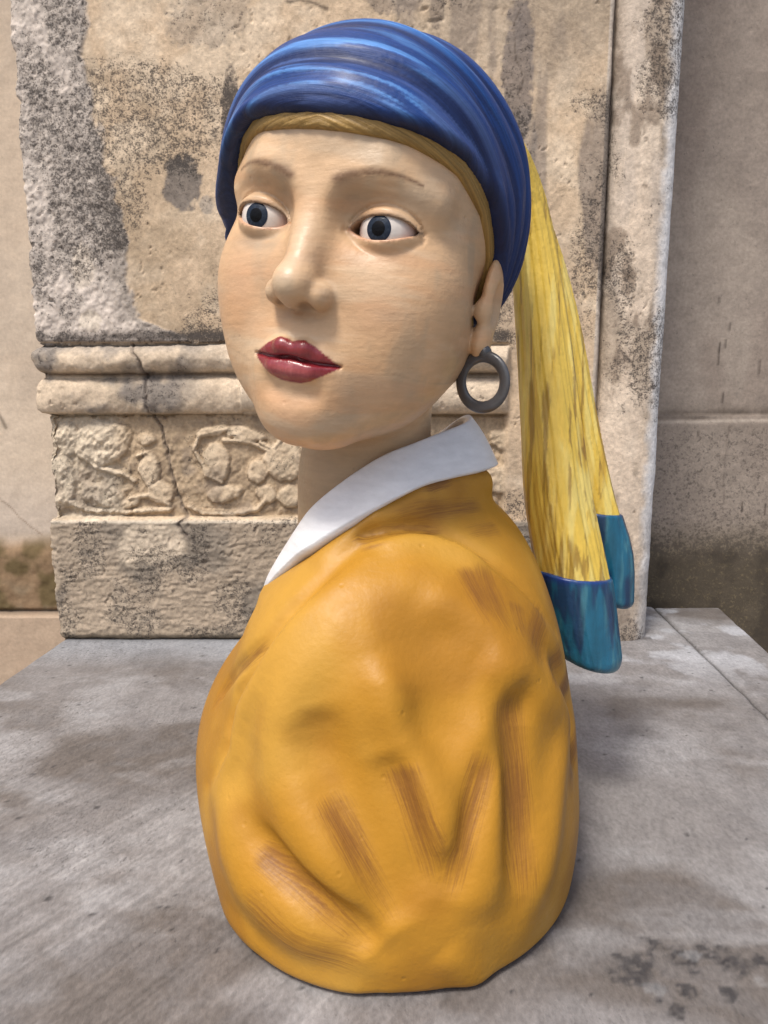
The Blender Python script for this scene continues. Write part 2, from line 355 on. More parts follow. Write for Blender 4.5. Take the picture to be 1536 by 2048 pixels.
    ck = crust * sst(.40, .58, fbm(P * f32((1, 1, .55)), 13, 4, 45)); c = mixc(c, (.33, .29, .25), ck * .5)
    near_b = crust * np.exp(-((X - boundary(Zv)) / .035) ** 2) * sst(.80, .68, Zv); c = mixc(c, (.25, .215, .18), near_b * .7); al += near_b * .15
    for bx, bz, rx, rz, col_, a in ((-.297, .700, .025, .040, (.17, .15, .135), .85), (-.262, .672, .012, .014, (.30, .27, .24), .6), (-.452, .585, .019, .032, (.66, .57, .47), .95), (-.446, .508, .016, .017, (.70, .61, .50), .95),
                                  (-.222, .80, .014, .085, (.19, .155, .13), .7), (.192, .86, .022, .10, (.19, .16, .145), .75), (.205, .75, .018, .05, (.22, .19, .165), .6), (.02, .96, .05, .03, (.22, .18, .15), .6), (.075, .94, .012, .06, (.20, .16, .13), .6), (-.25, .93, .06, .05, (.30, .26, .22), .4)):
        w = sst(1.15, .75, ((X - bx) / rx) ** 2 + ((Zv - bz) / rz) ** 2 + (md - .5) * 2.2 + n3 * 1.0); c = mixc(c, col_, w * a * isf); al += w * .25 * (a < .9) * isf
    # dirt along the ledge above the mouldings, pale worn mouldings
    w = np.exp(-((Zv - .483 - n1 * .02) / .010) ** 2) * isf; c = mixc(c, (.13, .11, .095), w * sst(.35, .55, st + .1) * .85 * (X < .19)); al += w * .4
    mo = (Zv < .474) & (Zv > .366) & isf & (X < .19); c[mo] = mixc(c[mo], (.62, .52, .40), np.full(mo.sum(), .55)); al[mo] = .12
    w = mo * sst(-.26, -.33, X) * sst(.40, .55, md); c = mixc(c, (.20, .18, .165), w * .8); al += w * .4
    w = mo * sst(.45, .475, Zv + n2 * .03) * sst(-.2, -.3, X); c = mixc(c, (.19, .18, .175), w * .6)
    gr = isf * np.exp(-((Zv - .427) / .0035) ** 2) * (X < .19); c = mixc(c, (.12, .085, .06), gr * .8)
    bd = band * isf; c = mixc(c, (.56, .45, .315), bd * .6); al = np.where(bd > .5, .15 + .3 * sst(.5, .6, md), al)
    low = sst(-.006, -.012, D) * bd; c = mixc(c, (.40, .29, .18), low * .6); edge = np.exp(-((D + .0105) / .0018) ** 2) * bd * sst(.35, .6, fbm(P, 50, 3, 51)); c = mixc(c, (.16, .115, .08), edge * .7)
    w = bd * sst(-.40, -.44, X); c = mixc(c, (.60, .53, .42), w * .55)
    w = bd * sst(.55, .64, fbm(P, 19, 4, 52)); c = mixc(c, (.27, .215, .165), w * .6)
    pp = pl * isf * (Zv < .2); c = mixc(c, (.33, .275, .215), pp * .75); al = np.where(pp > .5, .30 + .35 * sst(.45, .6, md), al)
    w = pp * sst(.50, .62, fbm(P, 11, 4, 53)); c = mixc(c, (.17, .150, .125), w * .65)
    w = pp * sst(1.2, .6, ((X + .37) / .055) ** 2 + ((Zv - .155) / .04) ** 2 + (md - .5) * 2.5); c = mixc(c, (.60, .50, .38), w * .8)
    w = pp * np.exp(-(Zv / .012) ** 2); c = mixc(c, (.20, .155, .10), w * .7)
    c = mixc(c, (.68, .60, .48), isf * np.exp(-((Zv - .197) / .003) ** 2) * (X < .19) * .6)
    # groove, column
    t1 = TG == 1; c[t1] = mixc(c[t1], (.50, .46, .42), np.full(t1.sum(), .6)); c = mixc(c, (.15, .12, .095), t1 * sst(.55, .66, st) * .8)
    t2 = TG == 2; c[t2] = mixc(c[t2], (.68, .58, .48), np.full(t2.sum(), .6)); al = np.where(t2, .24 + .45 * sst(.48, .60, fbm(P * f32((1, 1, .5)), 13, 4, 61)), al)
    c = mixc(c, (.34, .27, .20), t2 * sst(.50, .60, fbm(P * f32((1, 1, .35)), 24, 5, 62)) * .7); c = mixc(c, (.20, .15, .11), t2 * sst(.60, .70, fbm(P * f32((1, 1, .45)), 38, 5, 63)) * .7)
    c = mixc(c, (.84, .84, .84), t2 * sst(.402, .424, X + n2 * .02) * .85 * (NX > .2))  # right-facing edge brightened in the colour to read as lit
    c = mixc(c, (.30, .25, .205), t2 * sst(.30, .05, Zv) * sst(.35, .55, md + .1) * .6)
    c = mixc(c, (.11, .075, .05), np.clip(crk + t2 * sst(.69, .80, fbm(P, 60, 5, 21)) * sst(.48, .60, fbm(P, 9, 2, 22)), 0, 1) * .85)
    ck = [([(1045, 20), (1030, 60), (1035, 110), (1047, 160)], .0008), ([(575, 10), (600, 5), (630, 15), (652, 25)], .0022)]
    for pts_, w_ in ck:
        pts = [((px - 768) / 1537 * (1.18 - (744 - py) * .00079 * .18), .43 + (744 - py) * .000705) for px, py in pts_]
        c = mixc(c, (.10, .075, .055), np.exp(-(polydist(X, Zv, pts, .008, 71) / w_) ** 2) * .8 * isf)
    for pts_, w_ in CRACKS: c = mixc(c, (.16, .13, .11), np.exp(-(polydist(X, Zv, [cz(*q) for q in pts_], .012, 5) / (w_ * 1.8)) ** 2) * .75 * isf)
    col = np.concatenate([c, np.clip(al, 0, 1)[:, None]], 1)
    Q = gridq(n, m)
    # normals of the whole sheet, shared by its parts
    G = V.reshape(n, m, 3); du = np.gradient(G, axis=0); dv = np.gradient(G, axis=1); N = np.cross(du, dv).reshape(-1, 3); N /= np.linalg.norm(N, axis=1)[:, None] + 1e-9
    if N[n // 3 * m + 50][1] > 0: N = -N; Q = Q[:, ::-1]
    mat = stone_mat('weathered_stone', .85, .85, 380, .20, .0022, 190)
    zc = V[Q][:, :, 2].mean(1); tg = TG[Q].mean(1)
    names = (('plinth', (zc < .2) & (tg < .5)), ('carved_band', (zc >= .2) & (zc < .3665) & (tg < .5)), ('lower_moulding', (zc >= .3665) & (zc < .4265) & (tg < .5)), ('upper_moulding', (zc >= .4265) & (zc < .4745) & (tg < .5)), ('shaft', (zc >= .4745) & (tg < .5)), ('attached_column', tg >= .5))
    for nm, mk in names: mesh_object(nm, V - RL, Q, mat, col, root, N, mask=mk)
    return root
build_pilaster()

def sheet(name, us, vs, fn, mat, label, cat, kind=None, parent=None, loc=(0, 0, 0)):
    """a height-field sheet; fn(u, v) -> verts, colour"""
    U, Vv = np.meshgrid(us, vs, indexing='ij'); V, c = fn(U.ravel(), Vv.ravel()); Q = gridq(len(us), len(vs))
    a, b, d = V[Q[0, 0]], V[Q[0, 1]], V[Q[0, 3]]
    o = mesh_object(name, V, Q, mat, c, parent)
    return tag(o, label, cat, None, kind)
PL = stone_mat('plaster', .9, .4, 200, .09, .0010, 160); CO = stone_mat('concrete', .9, .6, 230, .15, .0014, 160)
def left_wall(x, z):
    P = p3(x, z); n1 = fbm(P, 6, 4, 1) - .5; n2 = fbm(P, 40, 4, 2) - .5; y = 1.45 + n1 * .006 + n2 * .002
    bulge = sst(.125, .085, z + n1 * .03) * sst(-.035, -.02, z); y = y - bulge * (.012 + .010 * n2) - .030 * sst(-.028, -.034, z)
    c = np.tile(f32((.56, .455, .35)), (len(x), 1)); c = mixc(c, (.63, .53, .42), sst(.4, .6, fbm(P, 4, 3, 5)) * .6); c = mixc(c, (.46, .385, .31), sst(.50, .62, fbm(P, 11, 4, 6)) * .4)
    c = mixc(c, (.50, .43, .37), sst(.28, .14, z) * .6)
    m = sst(.135, .095, z + n1 * .05); c = mixc(c, (.21, .125, .055), m * .85); c = mixc(c, (.10, .075, .03), m * sst(.45, .62, fbm(P, 16, 4, 9)) * .8)
    c = mixc(c, (.30, .25, .17), sst(.04, .0, z + n1 * .05) * sst(.4, .6, fbm(P, 20, 3, 10)) * .7)
    c = mixc(c, (.50, .38, .28), sst(-.025, -.034, z) * .9); c = mixc(c, (.07, .05, .04), np.exp(-((z + .028) / .004) ** 2) * .7)
    d = polydist(x, z, [(-.80, .27), (-.74, .20), (-.70, .155), (-.66, .12)], .01, 3); c = mixc(c, (.25, .18, .13), np.exp(-(d / .0015) ** 2) * .7)
    d = polydist(x, z, [(-.722, .352), (-.715, .335), (-.710, .328)], .006, 3); c = mixc(c, (.15, .12, .09), np.exp(-(d / .0035) ** 2) * .8)
    return np.stack([x, y, z], 1), np.concatenate([c, np.full((len(x), 1), .10)], 1)
ax = lambda a, b, s: np.linspace(a, b, int((b - a) / s) + 1)
lx = np.concatenate([ax(-3, -.92, .08)[:-1], ax(-.92, -.50, .0028)]); lz = np.concatenate([ax(-.9, -.25, .03)[:-1], ax(-.25, 1.12, .0028)[:-1], ax(1.12, 2.2, .04)])
sheet('plaster_wall', lx, lz, left_wall, PL, 'smooth beige plaster wall with a brown mossy stain, left of the pilaster', 'wall')
def right_wall(x, z):
    P = p3(x, z); n1 = fbm(P, 6, 4, 21) - .5; n2 = fbm(P, 40, 4, 22) - .5; y = 1.47 + n1 * .008 + n2 * .002
    sm = np.exp(-((z - .343 - n1 * .012) / .006) ** 2); y = y + sm * .006 * (.5 + n2) - .006 * sst(.352, .347, z)
    c = np.tile(f32((.30, .25, .21)), (len(x), 1)); c = mixc(c, (.38, .32, .265), sst(.45, .62, fbm(P, 4, 4, 25)) * .6); c = mixc(c, (.25, .20, .165), sst(.48, .62, fbm(P * f32((1, 1, .4)), 9, 4, 26)) * .55)
    c = mixc(c, (.27, .225, .185), sst(.40, .34, z) * .5)
    c = mixc(c, (.11, .085, .065), np.exp(-((z - .352 - n1 * .02) / .010) ** 2) * .6 * sst(.35, .55, fbm(P, 20, 3, 30) + .1)); c = mixc(c, (.50, .43, .36), np.exp(-((z - .337 - n1 * .012) / .003) ** 2) * .5)
    m = sst(.16, .04, z + n1 * .10); c = mixc(c, (.125, .095, .045), m * .8); c = mixc(c, (.055, .042, .025), m * sst(.45, .6, fbm(P, 18, 4, 29)) * .7)
    # drip marks
    rs = np.random.RandomState(3)
    for i in range(20):
        px, pz, l = rs.uniform(.56, .86), rs.uniform(.15, .95), rs.uniform(.003, .016)
        c = mixc(c, (.07, .055, .045), np.exp(-((x - px) / .0018) ** 2 - (np.maximum(np.abs(z - pz) - l, 0) / .002) ** 2) * .85)
    c = mixc(c, (.10, .075, .06), np.exp(-(polydist(x, z, [(.655, .33), (.652, .26), (.657, .18)], .006, 3) / .0018) ** 2) * .4)
    return np.stack([x, y, z], 1), np.concatenate([c, np.clip(.22 + .5 * m + .3 * sst(.36, .3, z), 0, 1)[:, None]], 1)
rx = np.concatenate([ax(.40, .90, .0028)[:-1], ax(.90, 3, .08)]); rz = np.concatenate([ax(-.9, -.2, .03)[:-1], ax(-.2, 1.12, .0028)[:-1], ax(1.12, 2.2, .04)])
sheet('concrete_wall', rx, rz, right_wall, CO, 'stained grey-brown concrete wall with a rough horizontal seam, right of the pilaster', 'wall')

# marble slab in two pieces with a joint
slab = empty('marble_slab', (0, .75, 0)); tag(slab, 'grey worn marble slab in two pieces under the bust', 'slab')
SLM = stone_mat('grey_marble', .55, .65, 420, .21, .0012, 260, spec=.4, speck_col=(.07, .065, .065), aniso=(1.0, .55, 1))
def xl(y): return -.5245 - (1.204 - y) * .093
def xr(y): return .624 - (1.373 - y) * .090
def xj(y): return .5005 - (1.273 - y) * .030 - .02 * (1.273 - y) ** 2
def slab_piece(fl, fr, y0, y1, nu, nv, name):
    us = np.linspace(0, 1, nu); vs = np.linspace(y0, y1, nv); U, Y = np.meshgrid(us, vs, indexing='ij'); U = U.ravel(); Y = Y.ravel()
    X = fl(Y) + (fr(Y) - fl(Y)) * U; P = np.stack([X, Y, X * 0], 1).astype(np.float32)
    n1 = fbm(P, 4, 4, 1) - .5; n2 = fbm(P, 30, 4, 2) - .5
    ed = np.minimum(np.minimum((X - fl(Y)), (fr(Y) - X)), np.minimum(Y - y0, y1 - Y))
    Zt = -.0004 + n2 * .0009 - .004 * np.exp(-np.maximum(ed + n2 * .004, 0) / .0022)
    # colour
    c = np.tile(f32((.305, .285, .275)), (len(X), 1))
    c = mixc(c, (.42, .405, .40), sst(.42, .66, fbm(P, 6, 6, 3)) * .7); c = mixc(c, (.165, .140, .122), sst(.46, .62, fbm(P * f32((1, 1.3, 1)), 5.5, 5, 4)) * .85)
    c = mixc(c, (.47, .46, .46), sst(.50, .68, fbm(P * f32((1, 2.2, 1)), 9, 6, 5)) * .5)
    c = mixc(c, (.23, .215, .21), sst(.50, .62, fbm(P, 28, 4, 6)) * .4)
    tool = fbm(np.stack([(X * .82 - Y * .57) * 330, (X * .57 + Y * .82) * 14, X * 0], 1), 1, 3, 7); c = c * (1 + (tool - .5)[:, None] * .7 * (sst(.25, -.1, X) * sst(1.1, .7, Y))[:, None])
    c = mixc(c, (.62, .63, .66), sst(.46, .60, fbm(P, 14, 4, 8)) * sst(.95, 1.15, Y) * .65 * (X > .1)); c = mixc(c, (.42, .44, .47), sst(1.06, 1.17, Y) * (X < .1) * .6)
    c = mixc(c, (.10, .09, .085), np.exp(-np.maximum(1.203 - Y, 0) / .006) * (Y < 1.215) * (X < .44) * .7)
    al = .08 + .22 * sst(.45, .62, fbm(P, 8, 3, 9)) + .14 * sst(-.1, -.3, X)
    # black lichen spots
    rs = np.random.RandomState(11)
    spots = [(.185, .495, .017), (.225, .502, .012), (.245, .510, .010), (.262, .498, .013), (.215, .475, .007), (.245, .470, .006), (.205, .518, .008), (.28, .505, .008), (.25, .432, .008), (.18, .44, .005), (.20, .455, .006), (.30, .47, .005)]
    spots += [(rs.uniform(-.6, .55), rs.uniform(.43, 1.2), rs.uniform(.0009, .0028)) for _ in range(260)]
    nn = fbm(P, 120, 3, 13) - .5; mm = fbm(P, 260, 3, 14) - .5
    for sx, sy, r in spots:
        k = np.abs(X - sx) < r * 2.5; k &= np.abs(Y - sy) < r * 2.5
        if not k.any(): continue
        d = np.hypot(X[k] - sx, Y[k] - sy) / r + nn[k] * (2.4 if r > .004 else .5); w = sst(1.3, .6, d) * (.85 * sst(-.18, .06, mm[k]) if r > .004 else .85); c[k] = mixc(c[k], (.055, .052, .055), w)
    for sx, sy, r in ((.232, .507, .006), (.268, .484, .006), (.19, .478, .005), (-.06, .46, .002), (.09, .52, .003), (.105, .535, .002)):
        c = mixc(c, (.40, .40, .40), sst(1.2, .7, np.hypot(X - sx, Y - sy) / r + nn * 4.5) * .35)
    c = mixc(c, (.16, .15, .145), np.exp(-np.abs(X - xj(Y)) / .0035) * .75)
    c = c * f32((.74, .75, .765)); V = np.stack([X, Y, Zt], 1); Q = gridq(nu, nv); col = np.concatenate([c, np.clip(al, 0, 1)[:, None]], 1)
    # skirt: the slab's sides and underside
    G = np.arange(nu * nv).reshape(nu, nv); ring = np.concatenate([G[:, 0], G[-1, 1:], G[-2::-1, -1], G[0, -2:0:-1]])
    s = V[ring].copy(); s[:, 2] = -.05; k = len(ring); b0 = len(V); V = np.vstack([V, s, s.mean(0)[None]]); col = np.vstack([col, col[ring], col[:1]])
    i = np.arange(k); j = (i + 1) % k
    Q = np.vstack([Q, np.stack([ring[i], b0 + i, b0 + j, ring[j]], 1)])
    V[:, 1] -= .75
    return mesh_object(name, V, Q, SLM, col, slab)
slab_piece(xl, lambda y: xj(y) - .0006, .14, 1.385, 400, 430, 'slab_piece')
slab_piece(lambda y: xj(y) + .0006, xr, .14, 1.378, 60, 430, 'slab_piece')
def prism(name, pts, z0, z1, mat, colr, parent=None):
    n = len(pts); V = [(x, y, z) for z in (z0, z1) for x, y in pts]; me = bpy.data.meshes.new(name)
    me.from_pydata(V, [], [tuple(range(n - 1, -1, -1)), tuple(range(n, 2 * n))] + [(i, (i + 1) % n, n + (i + 1) % n, n + i) for i in range(n)])
    a = me.color_attributes.new('paint', 'FLOAT_COLOR', 'POINT'); a.data.foreach_set('color', f32([(*colr, .3)] * (2 * n)).ravel()); me.materials.append(mat)
    o = bpy.data.objects.new(name, me); C.objects.link(o); o.parent = parent; return o
base = prism('masonry_block', [(-.56, .20), (.50, .20), (.60, 1.365), (-.49, 1.365)], -.90, -.0505, CO, (.34, .29, .23)); tag(base, 'rough stone base carrying the grey marble slab', 'base')
def gnd(x, y):
    P = np.stack([x, y, x * 0], 1).astype(np.float32); c = np.tile(f32((.22, .20, .18)), (len(x), 1)); c = mixc(c, (.30, .27, .24), sst(.4, .6, fbm(P, 3, 4, 3)))
    return np.stack([x, y, -.9 + .004 * fbm(P, 8, 2, 1)], 1), np.concatenate([c, np.full((len(x), 1), .3)], 1)
sheet('ground', np.concatenate([[-60, -20], ax(-4, 4, .1), [20, 60]]), np.concatenate([[-60, -20], ax(-4, 3, .1), [20, 60]]), gnd, CO, None, None, 'structure')

# ------------------------------------------------------------------ the painted bust
S = 1.25
HO = f32([-0.0055, 0.635, 0.529])                                   # head origin (between the ears, eye height)
HR = xyz_rot(math.radians(-20.5), math.radians(1), math.radians(9))
def to_world(p): return (p * S) @ HR.T + HO
def to_head(p): return ((p - HO) @ HR) / S
NECK0 = to_head(f32([[-0.016, .662, .34]]))[0]; NECK1 = to_head(f32([[-0.022, .672, .25]]))[0]

EYE = (.0358, -.0735, .0); ER = .0158
def lid_open(q):
    """signed opening of the lids in front view, q mirrored (inner corner towards x=0)"""
    x = (q[:, 0] - EYE[0]) / .0176; z = q[:, 2] - EYE[2] - .0012 * x
    x2 = np.clip(1 - x * x, 0, 1)
    up = .0067 * x2 ** .62; dn = -.0054 * x2 ** .8
    d = np.maximum(z - up, dn - z)
    return np.maximum(d, (np.abs(x) - 1) * .0176)
def skull(p):
    q = mirror(p)
    d = ell(q, (0, .001, .026), (.0785, .087, .083))
    d = smin(d, ell(q, (0, -.030, -.030), (.0700, .066, .088)), .02)
    return d
def head_sdf(p):
    q = mirror(p)
    d = skull(p)
    d = smin(d, ell(q, (0, -.046, .045), (.058, .047, .044)), .03)             # forehead
    d = smin(d, ell(q, (.043, -.052, -.032), (.028, .030, .032)), .025)        # cheek
    d = smin(d, cap(q, (.049, -.004, -.058), (.014, -.066, -.099), .020, .0175), .028)   # jaw
    d = smin(d, ell(q, (.034, -.047, -.064), (.028, .032, .034)), .022)        # lower cheek
    d = smin(d, ell(q, (0, -.076, -.101), (.019, .020, .017)), .022)           # chin
    d = smin(d, poly(q, [(.012, -.087, .017), (.032, -.084, .0255), (.054, -.066, .018)], [.007, .0085, .008]), .014)   # brow ridge
    d = smax(d, -ell(q, (.0350, -.097, .003), (.0190, .0125, .0125)), .014)    # socket
    d = smax(d, -ell(q, (.022, -.098, .004), (.0085, .010, .010)), .010)
    d = smin(d, ell(q, (0, -.077, -.073), (.029, .021, .023)), .018)           # mouth mound
    # nose
    d = smin(d, cap(q, (0, -.0865, .012), (0, -.1035, -.029), .0072, .0092), .011)
    d = smin(d, ell(q, (0, -.1080, -.0335), (.0100, .0108, .0092)), .008)
    d = smin(d, ell(q, (.0122, -.0990, -.0375), (.0062, .0095, .0072)), .0045)
    d = smin(d, ell(q, (0, -.098, -.0405), (.005, .012, .006)), .006)
    d = smax(d, -ell(q, (.0070, -.1040, -.0470), (.0042, .0066, .0060)), .0025)
    # philtrum
    d = smax(d, -cap(q, (0, -.1045, -.049), (0, -.1048, -.0600), .0016, .0022), .005)
    # eyeball bulge and lids
    eb = ell(q, EYE, (ER + .0016,) * 3)
    lid = smin(d, eb, .004)
    o = lid_open(q)
    front = q[:, 1] + .068
    inner = ER - .0012 - np.sqrt(((q - f32(EYE)) ** 2).sum(1))
    d = smax(lid, -np.maximum(np.maximum(o, front), inner), .0009)
    # upper lid fold
    zz = q[:, 2] - EYE[2]; x = (q[:, 0] - EYE[0]) / .0190
    arc = .0125 * np.clip(1 - x * x, 0, 1) ** .6 + .0012 * x
    ed = np.sqrt((zz - arc) ** 2 + (np.maximum(np.abs(x) - 1, 0) * .018) ** 2)
    m = (q[:, 1] < -.05)
    d = d + m * .0011 * np.exp(-(ed / .0013) ** 2) - m * .0008 * np.exp(-((zz - arc + .0025) / .0016) ** 2) * (np.abs(x) < 1)
    # under-eye fold
    arc2 = -.0115 * np.clip(1 - x * x * .8, 0, 1) ** .7
    d = d + m * .0006 * np.exp(-((zz - arc2) / .002) ** 2) * (np.abs(x) < 1.1)
    # lips, closed
    lu = poly(q, [(0, -.0985, -.0662), (.0065, -.0985, -.0652), (.014, -.0945, -.0675), (.0245, -.0865, -.0716)], [.0042, .0046, .0038, .0012], .003)
    ll = poly(q, [(0, -.0970, -.0772), (.010, -.0955, -.0766), (.018, -.0905, -.0742), (.0245, -.0860, -.0722)], [.0062, .0058, .0036, .0010], .003)
    d = smin(d, lu, .0035); d = smin(d, ll, .0035)
    gz = -.0713 + .0012 * np.cos(q[:, 0] / .0075 * 1.2) * np.exp(-(q[:, 0] / .012) ** 2) - .0004
    gr = np.sqrt((q[:, 2] - gz) ** 2 + np.maximum(q[:, 0] - .0255, 0) ** 2)
    d = d + (q[:, 1] < -.06) * .0022 * np.exp(-(gr / .0010) ** 2)
    d = smax(d, -cap(q, (0, -.103, -.0885), (.012, -.099, -.0875), .002, .001), .012)
    # ears
    ear = ell(q, (.0800, -.004, -.026), (.0056, .0145, .0270))
    ear = smin(ear, ell(q, (.0790, -.010, -.050), (.0056, .0085, .0095)), .006)
    ear = smax(ear, -ell(q, (.0865, -.0060, -.027), (.0058, .0085, .0150)), .003)
    ear = smin(ear, ell(q, (.0780, -.016, -.031), (.0044, .0042, .0062)), .004)
    d = smin(d, ear, .003)
    # neck
    d = smin(d, cap(p, (0, .018, -.05), NECK0, .042, .0415), .022)
    d = smin(d, cap(p, NECK0, NECK1, .0415, .050), .02)
    return d

LIPC = (.20, .045, .045)
def lip_mask(V):
    q = mirror(V); x = q[:, 0]
    top = np.interp(x, [0, .003, .0075, .0140, .0255], [-.0618, -.0607, -.0602, -.0638, -.0718])
    bot = np.interp(x, [0, .006, .012, .018, .0255], [-.0838, -.0835, -.0815, -.0780, -.0726])
    return (q[:, 2] < top) & (q[:, 2] > bot) & (x < .0255) & (q[:, 1] < -.075)
def lip_soft(V):
    q = mirror(V); x = q[:, 0]
    top = np.interp(x, [0, .003, .0075, .0140, .0200, .0255], [-.0620, -.0608, -.0603, -.0636, -.0676, -.0716])
    bot = np.interp(x, [0, .006, .012, .018, .0220, .0255], [-.0838, -.0835, -.0815, -.0778, -.0752, -.0728])
    e = np.minimum(top - q[:, 2], q[:, 2] - bot)
    return (sst(-.0004, .0004, e) * (x < .0257) * (q[:, 1] < -.075)).astype(np.float32)
def skin_colour(V, N):
    q = mirror(V); x, y, z = q.T
    c = np.tile(f32((.66, .425, .235)), (len(V), 1))
    n = fbm(V, 40, 3, 3); n2 = fbm(V, (160, 160, 40), 3, 9)
    c = c * (0.93 + .14 * n[:, None]) * (0.95 + .10 * n2[:, None])
    def spot(cx, cy, cz, r, col, amt, px=None):
        nonlocal c
        s = f32(r) * np.ones(3, np.float32)
        src = q if px is None else V
        d = (((src - f32((cx, cy, cz))) / s) ** 2).sum(1)
        c = mixc(c, col, np.exp(-d) * amt)
    rose = (.60, .33, .20); grey = (.30, .235, .165); pale = (.62, .50, .36)  # grey and the darker spots below are shading painted into the skin
    spot(.040, -.075, -.035, (.02, .03, .02), rose, .45)
    spot(0, -.1, -.10, (.02, .03, .014), rose, .35)
    spot(0, -.09, .045, (.045, .03, .025), (.60, .43, .27), .6)
    spot(0, -.11, -.015, (.007, .03, .028), pale, .55)
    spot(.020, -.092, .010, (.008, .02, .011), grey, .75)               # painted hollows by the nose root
    spot(.036, -.09, .0165, (.020, .03, .006), (.33, .23, .15), .65)    # lid crease, shade painted in
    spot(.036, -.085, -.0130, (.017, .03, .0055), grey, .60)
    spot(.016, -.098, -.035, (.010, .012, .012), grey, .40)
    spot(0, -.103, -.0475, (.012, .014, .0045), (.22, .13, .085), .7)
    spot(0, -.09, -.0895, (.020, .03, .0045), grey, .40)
    spot(.062, -.03, -.040, (.012, .03, .045), (.40, .33, .22), .6)
    # broad brush passes
    for k, (sx, col, a) in enumerate((((22, 22, 120), (.70, .52, .34), .55), ((60, 60, 18), (.40, .32, .22), .42), ((18, 18, 90), (.62, .33, .16), .35), ((12, 12, 40), (.46, .38, .28), .35))):
        t = sst(.52, .70, fbm(V, sx, 4, 30 + k)); c = mixc(c, col, t * a)
    # shading painted under the jaw and on the neck as a darker wash
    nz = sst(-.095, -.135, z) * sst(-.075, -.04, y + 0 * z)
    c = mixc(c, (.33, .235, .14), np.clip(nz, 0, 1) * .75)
    # nostril openings
    hole = ell(q, (.0072, -.1035, -.0465), (.0046, .0072, .0052))
    c = mixc(c, (.10, .05, .035), sst(.0008, -.001, hole) * .85)
    # eyebrows: many short strokes
    bx = np.clip((x - .012) / .042, 0, 1)
    bz = .0215 + .0085 * np.sin(bx * 2.2) - .004 * bx - .001
    w = .0030 * (1 - .75 * bx) * sst(-.08, .12, bx + .05)
    st = fbm(np.stack([x * 500 + z * 260, y * 0, z * 900 - x * 500], 1) * 1.0, 1, 2, 5)
    br = np.exp(-((z - bz) / np.maximum(w, .0006)) ** 2) * sst(.008, .013, x) * (x < .0535) * (y < -.035)
    c = mixc(c, (.16, .085, .045), np.clip(br * (.65 + .9 * (st - .3)), 0, .85))
    # lid margin line and inner corner
    o = lid_open(q); m = (y < -.06)
    c = mixc(c, (.10, .055, .04), m * np.exp(-((o - .0004) / .0007) ** 2) * (z > EYE[2] - .001) * .85)
    c = mixc(c, (.50, .22, .15), m * np.exp(-((o - .0005) / .0008) ** 2) * (z <= EYE[2] - .001) * .5)
    # lips
    lm = lip_soft(V)
    lc = np.tile(f32((.22, .014, .022)), (len(V), 1))
    lc = mixc(lc, (.46, .12, .12), np.exp(-((z + .0775) / .0032) ** 2 - (x / .013) ** 2) * .8 * (.5 + fbm(V, (900, 200, 60), 2, 4)))
    lc = mixc(lc, (.24, .03, .03), sst(-.0735, -.0655, z) * .55)
    lc = mixc(lc, (.10, .012, .015), np.exp(-((z + .0712) / .0009) ** 2) * .85)
    c = c * (1 - lm[:, None]) + lc * lm[:, None]
    # moulding seam across the cheeks
    c = mixc(c, (.30, .22, .15), np.exp(-((z + .072 - .004 * np.sin(V[:, 0] * 60)) / .0004) ** 2) * (x > .034) * .25)
    return c

bust = empty('painted_bust', (0, .66, 0))
tag(bust, 'painted bust of a woman in blue headscarf and ochre smock on the grey slab', 'bust')
BL = f32(bust.location)
def part(name, V, Q, mat, col=None, N=None, parent=None, mask=None, flow=None):
    o = mesh_object(name, V - BL, Q, mat, col, parent or bust, N, mask=mask, flow=flow); return o

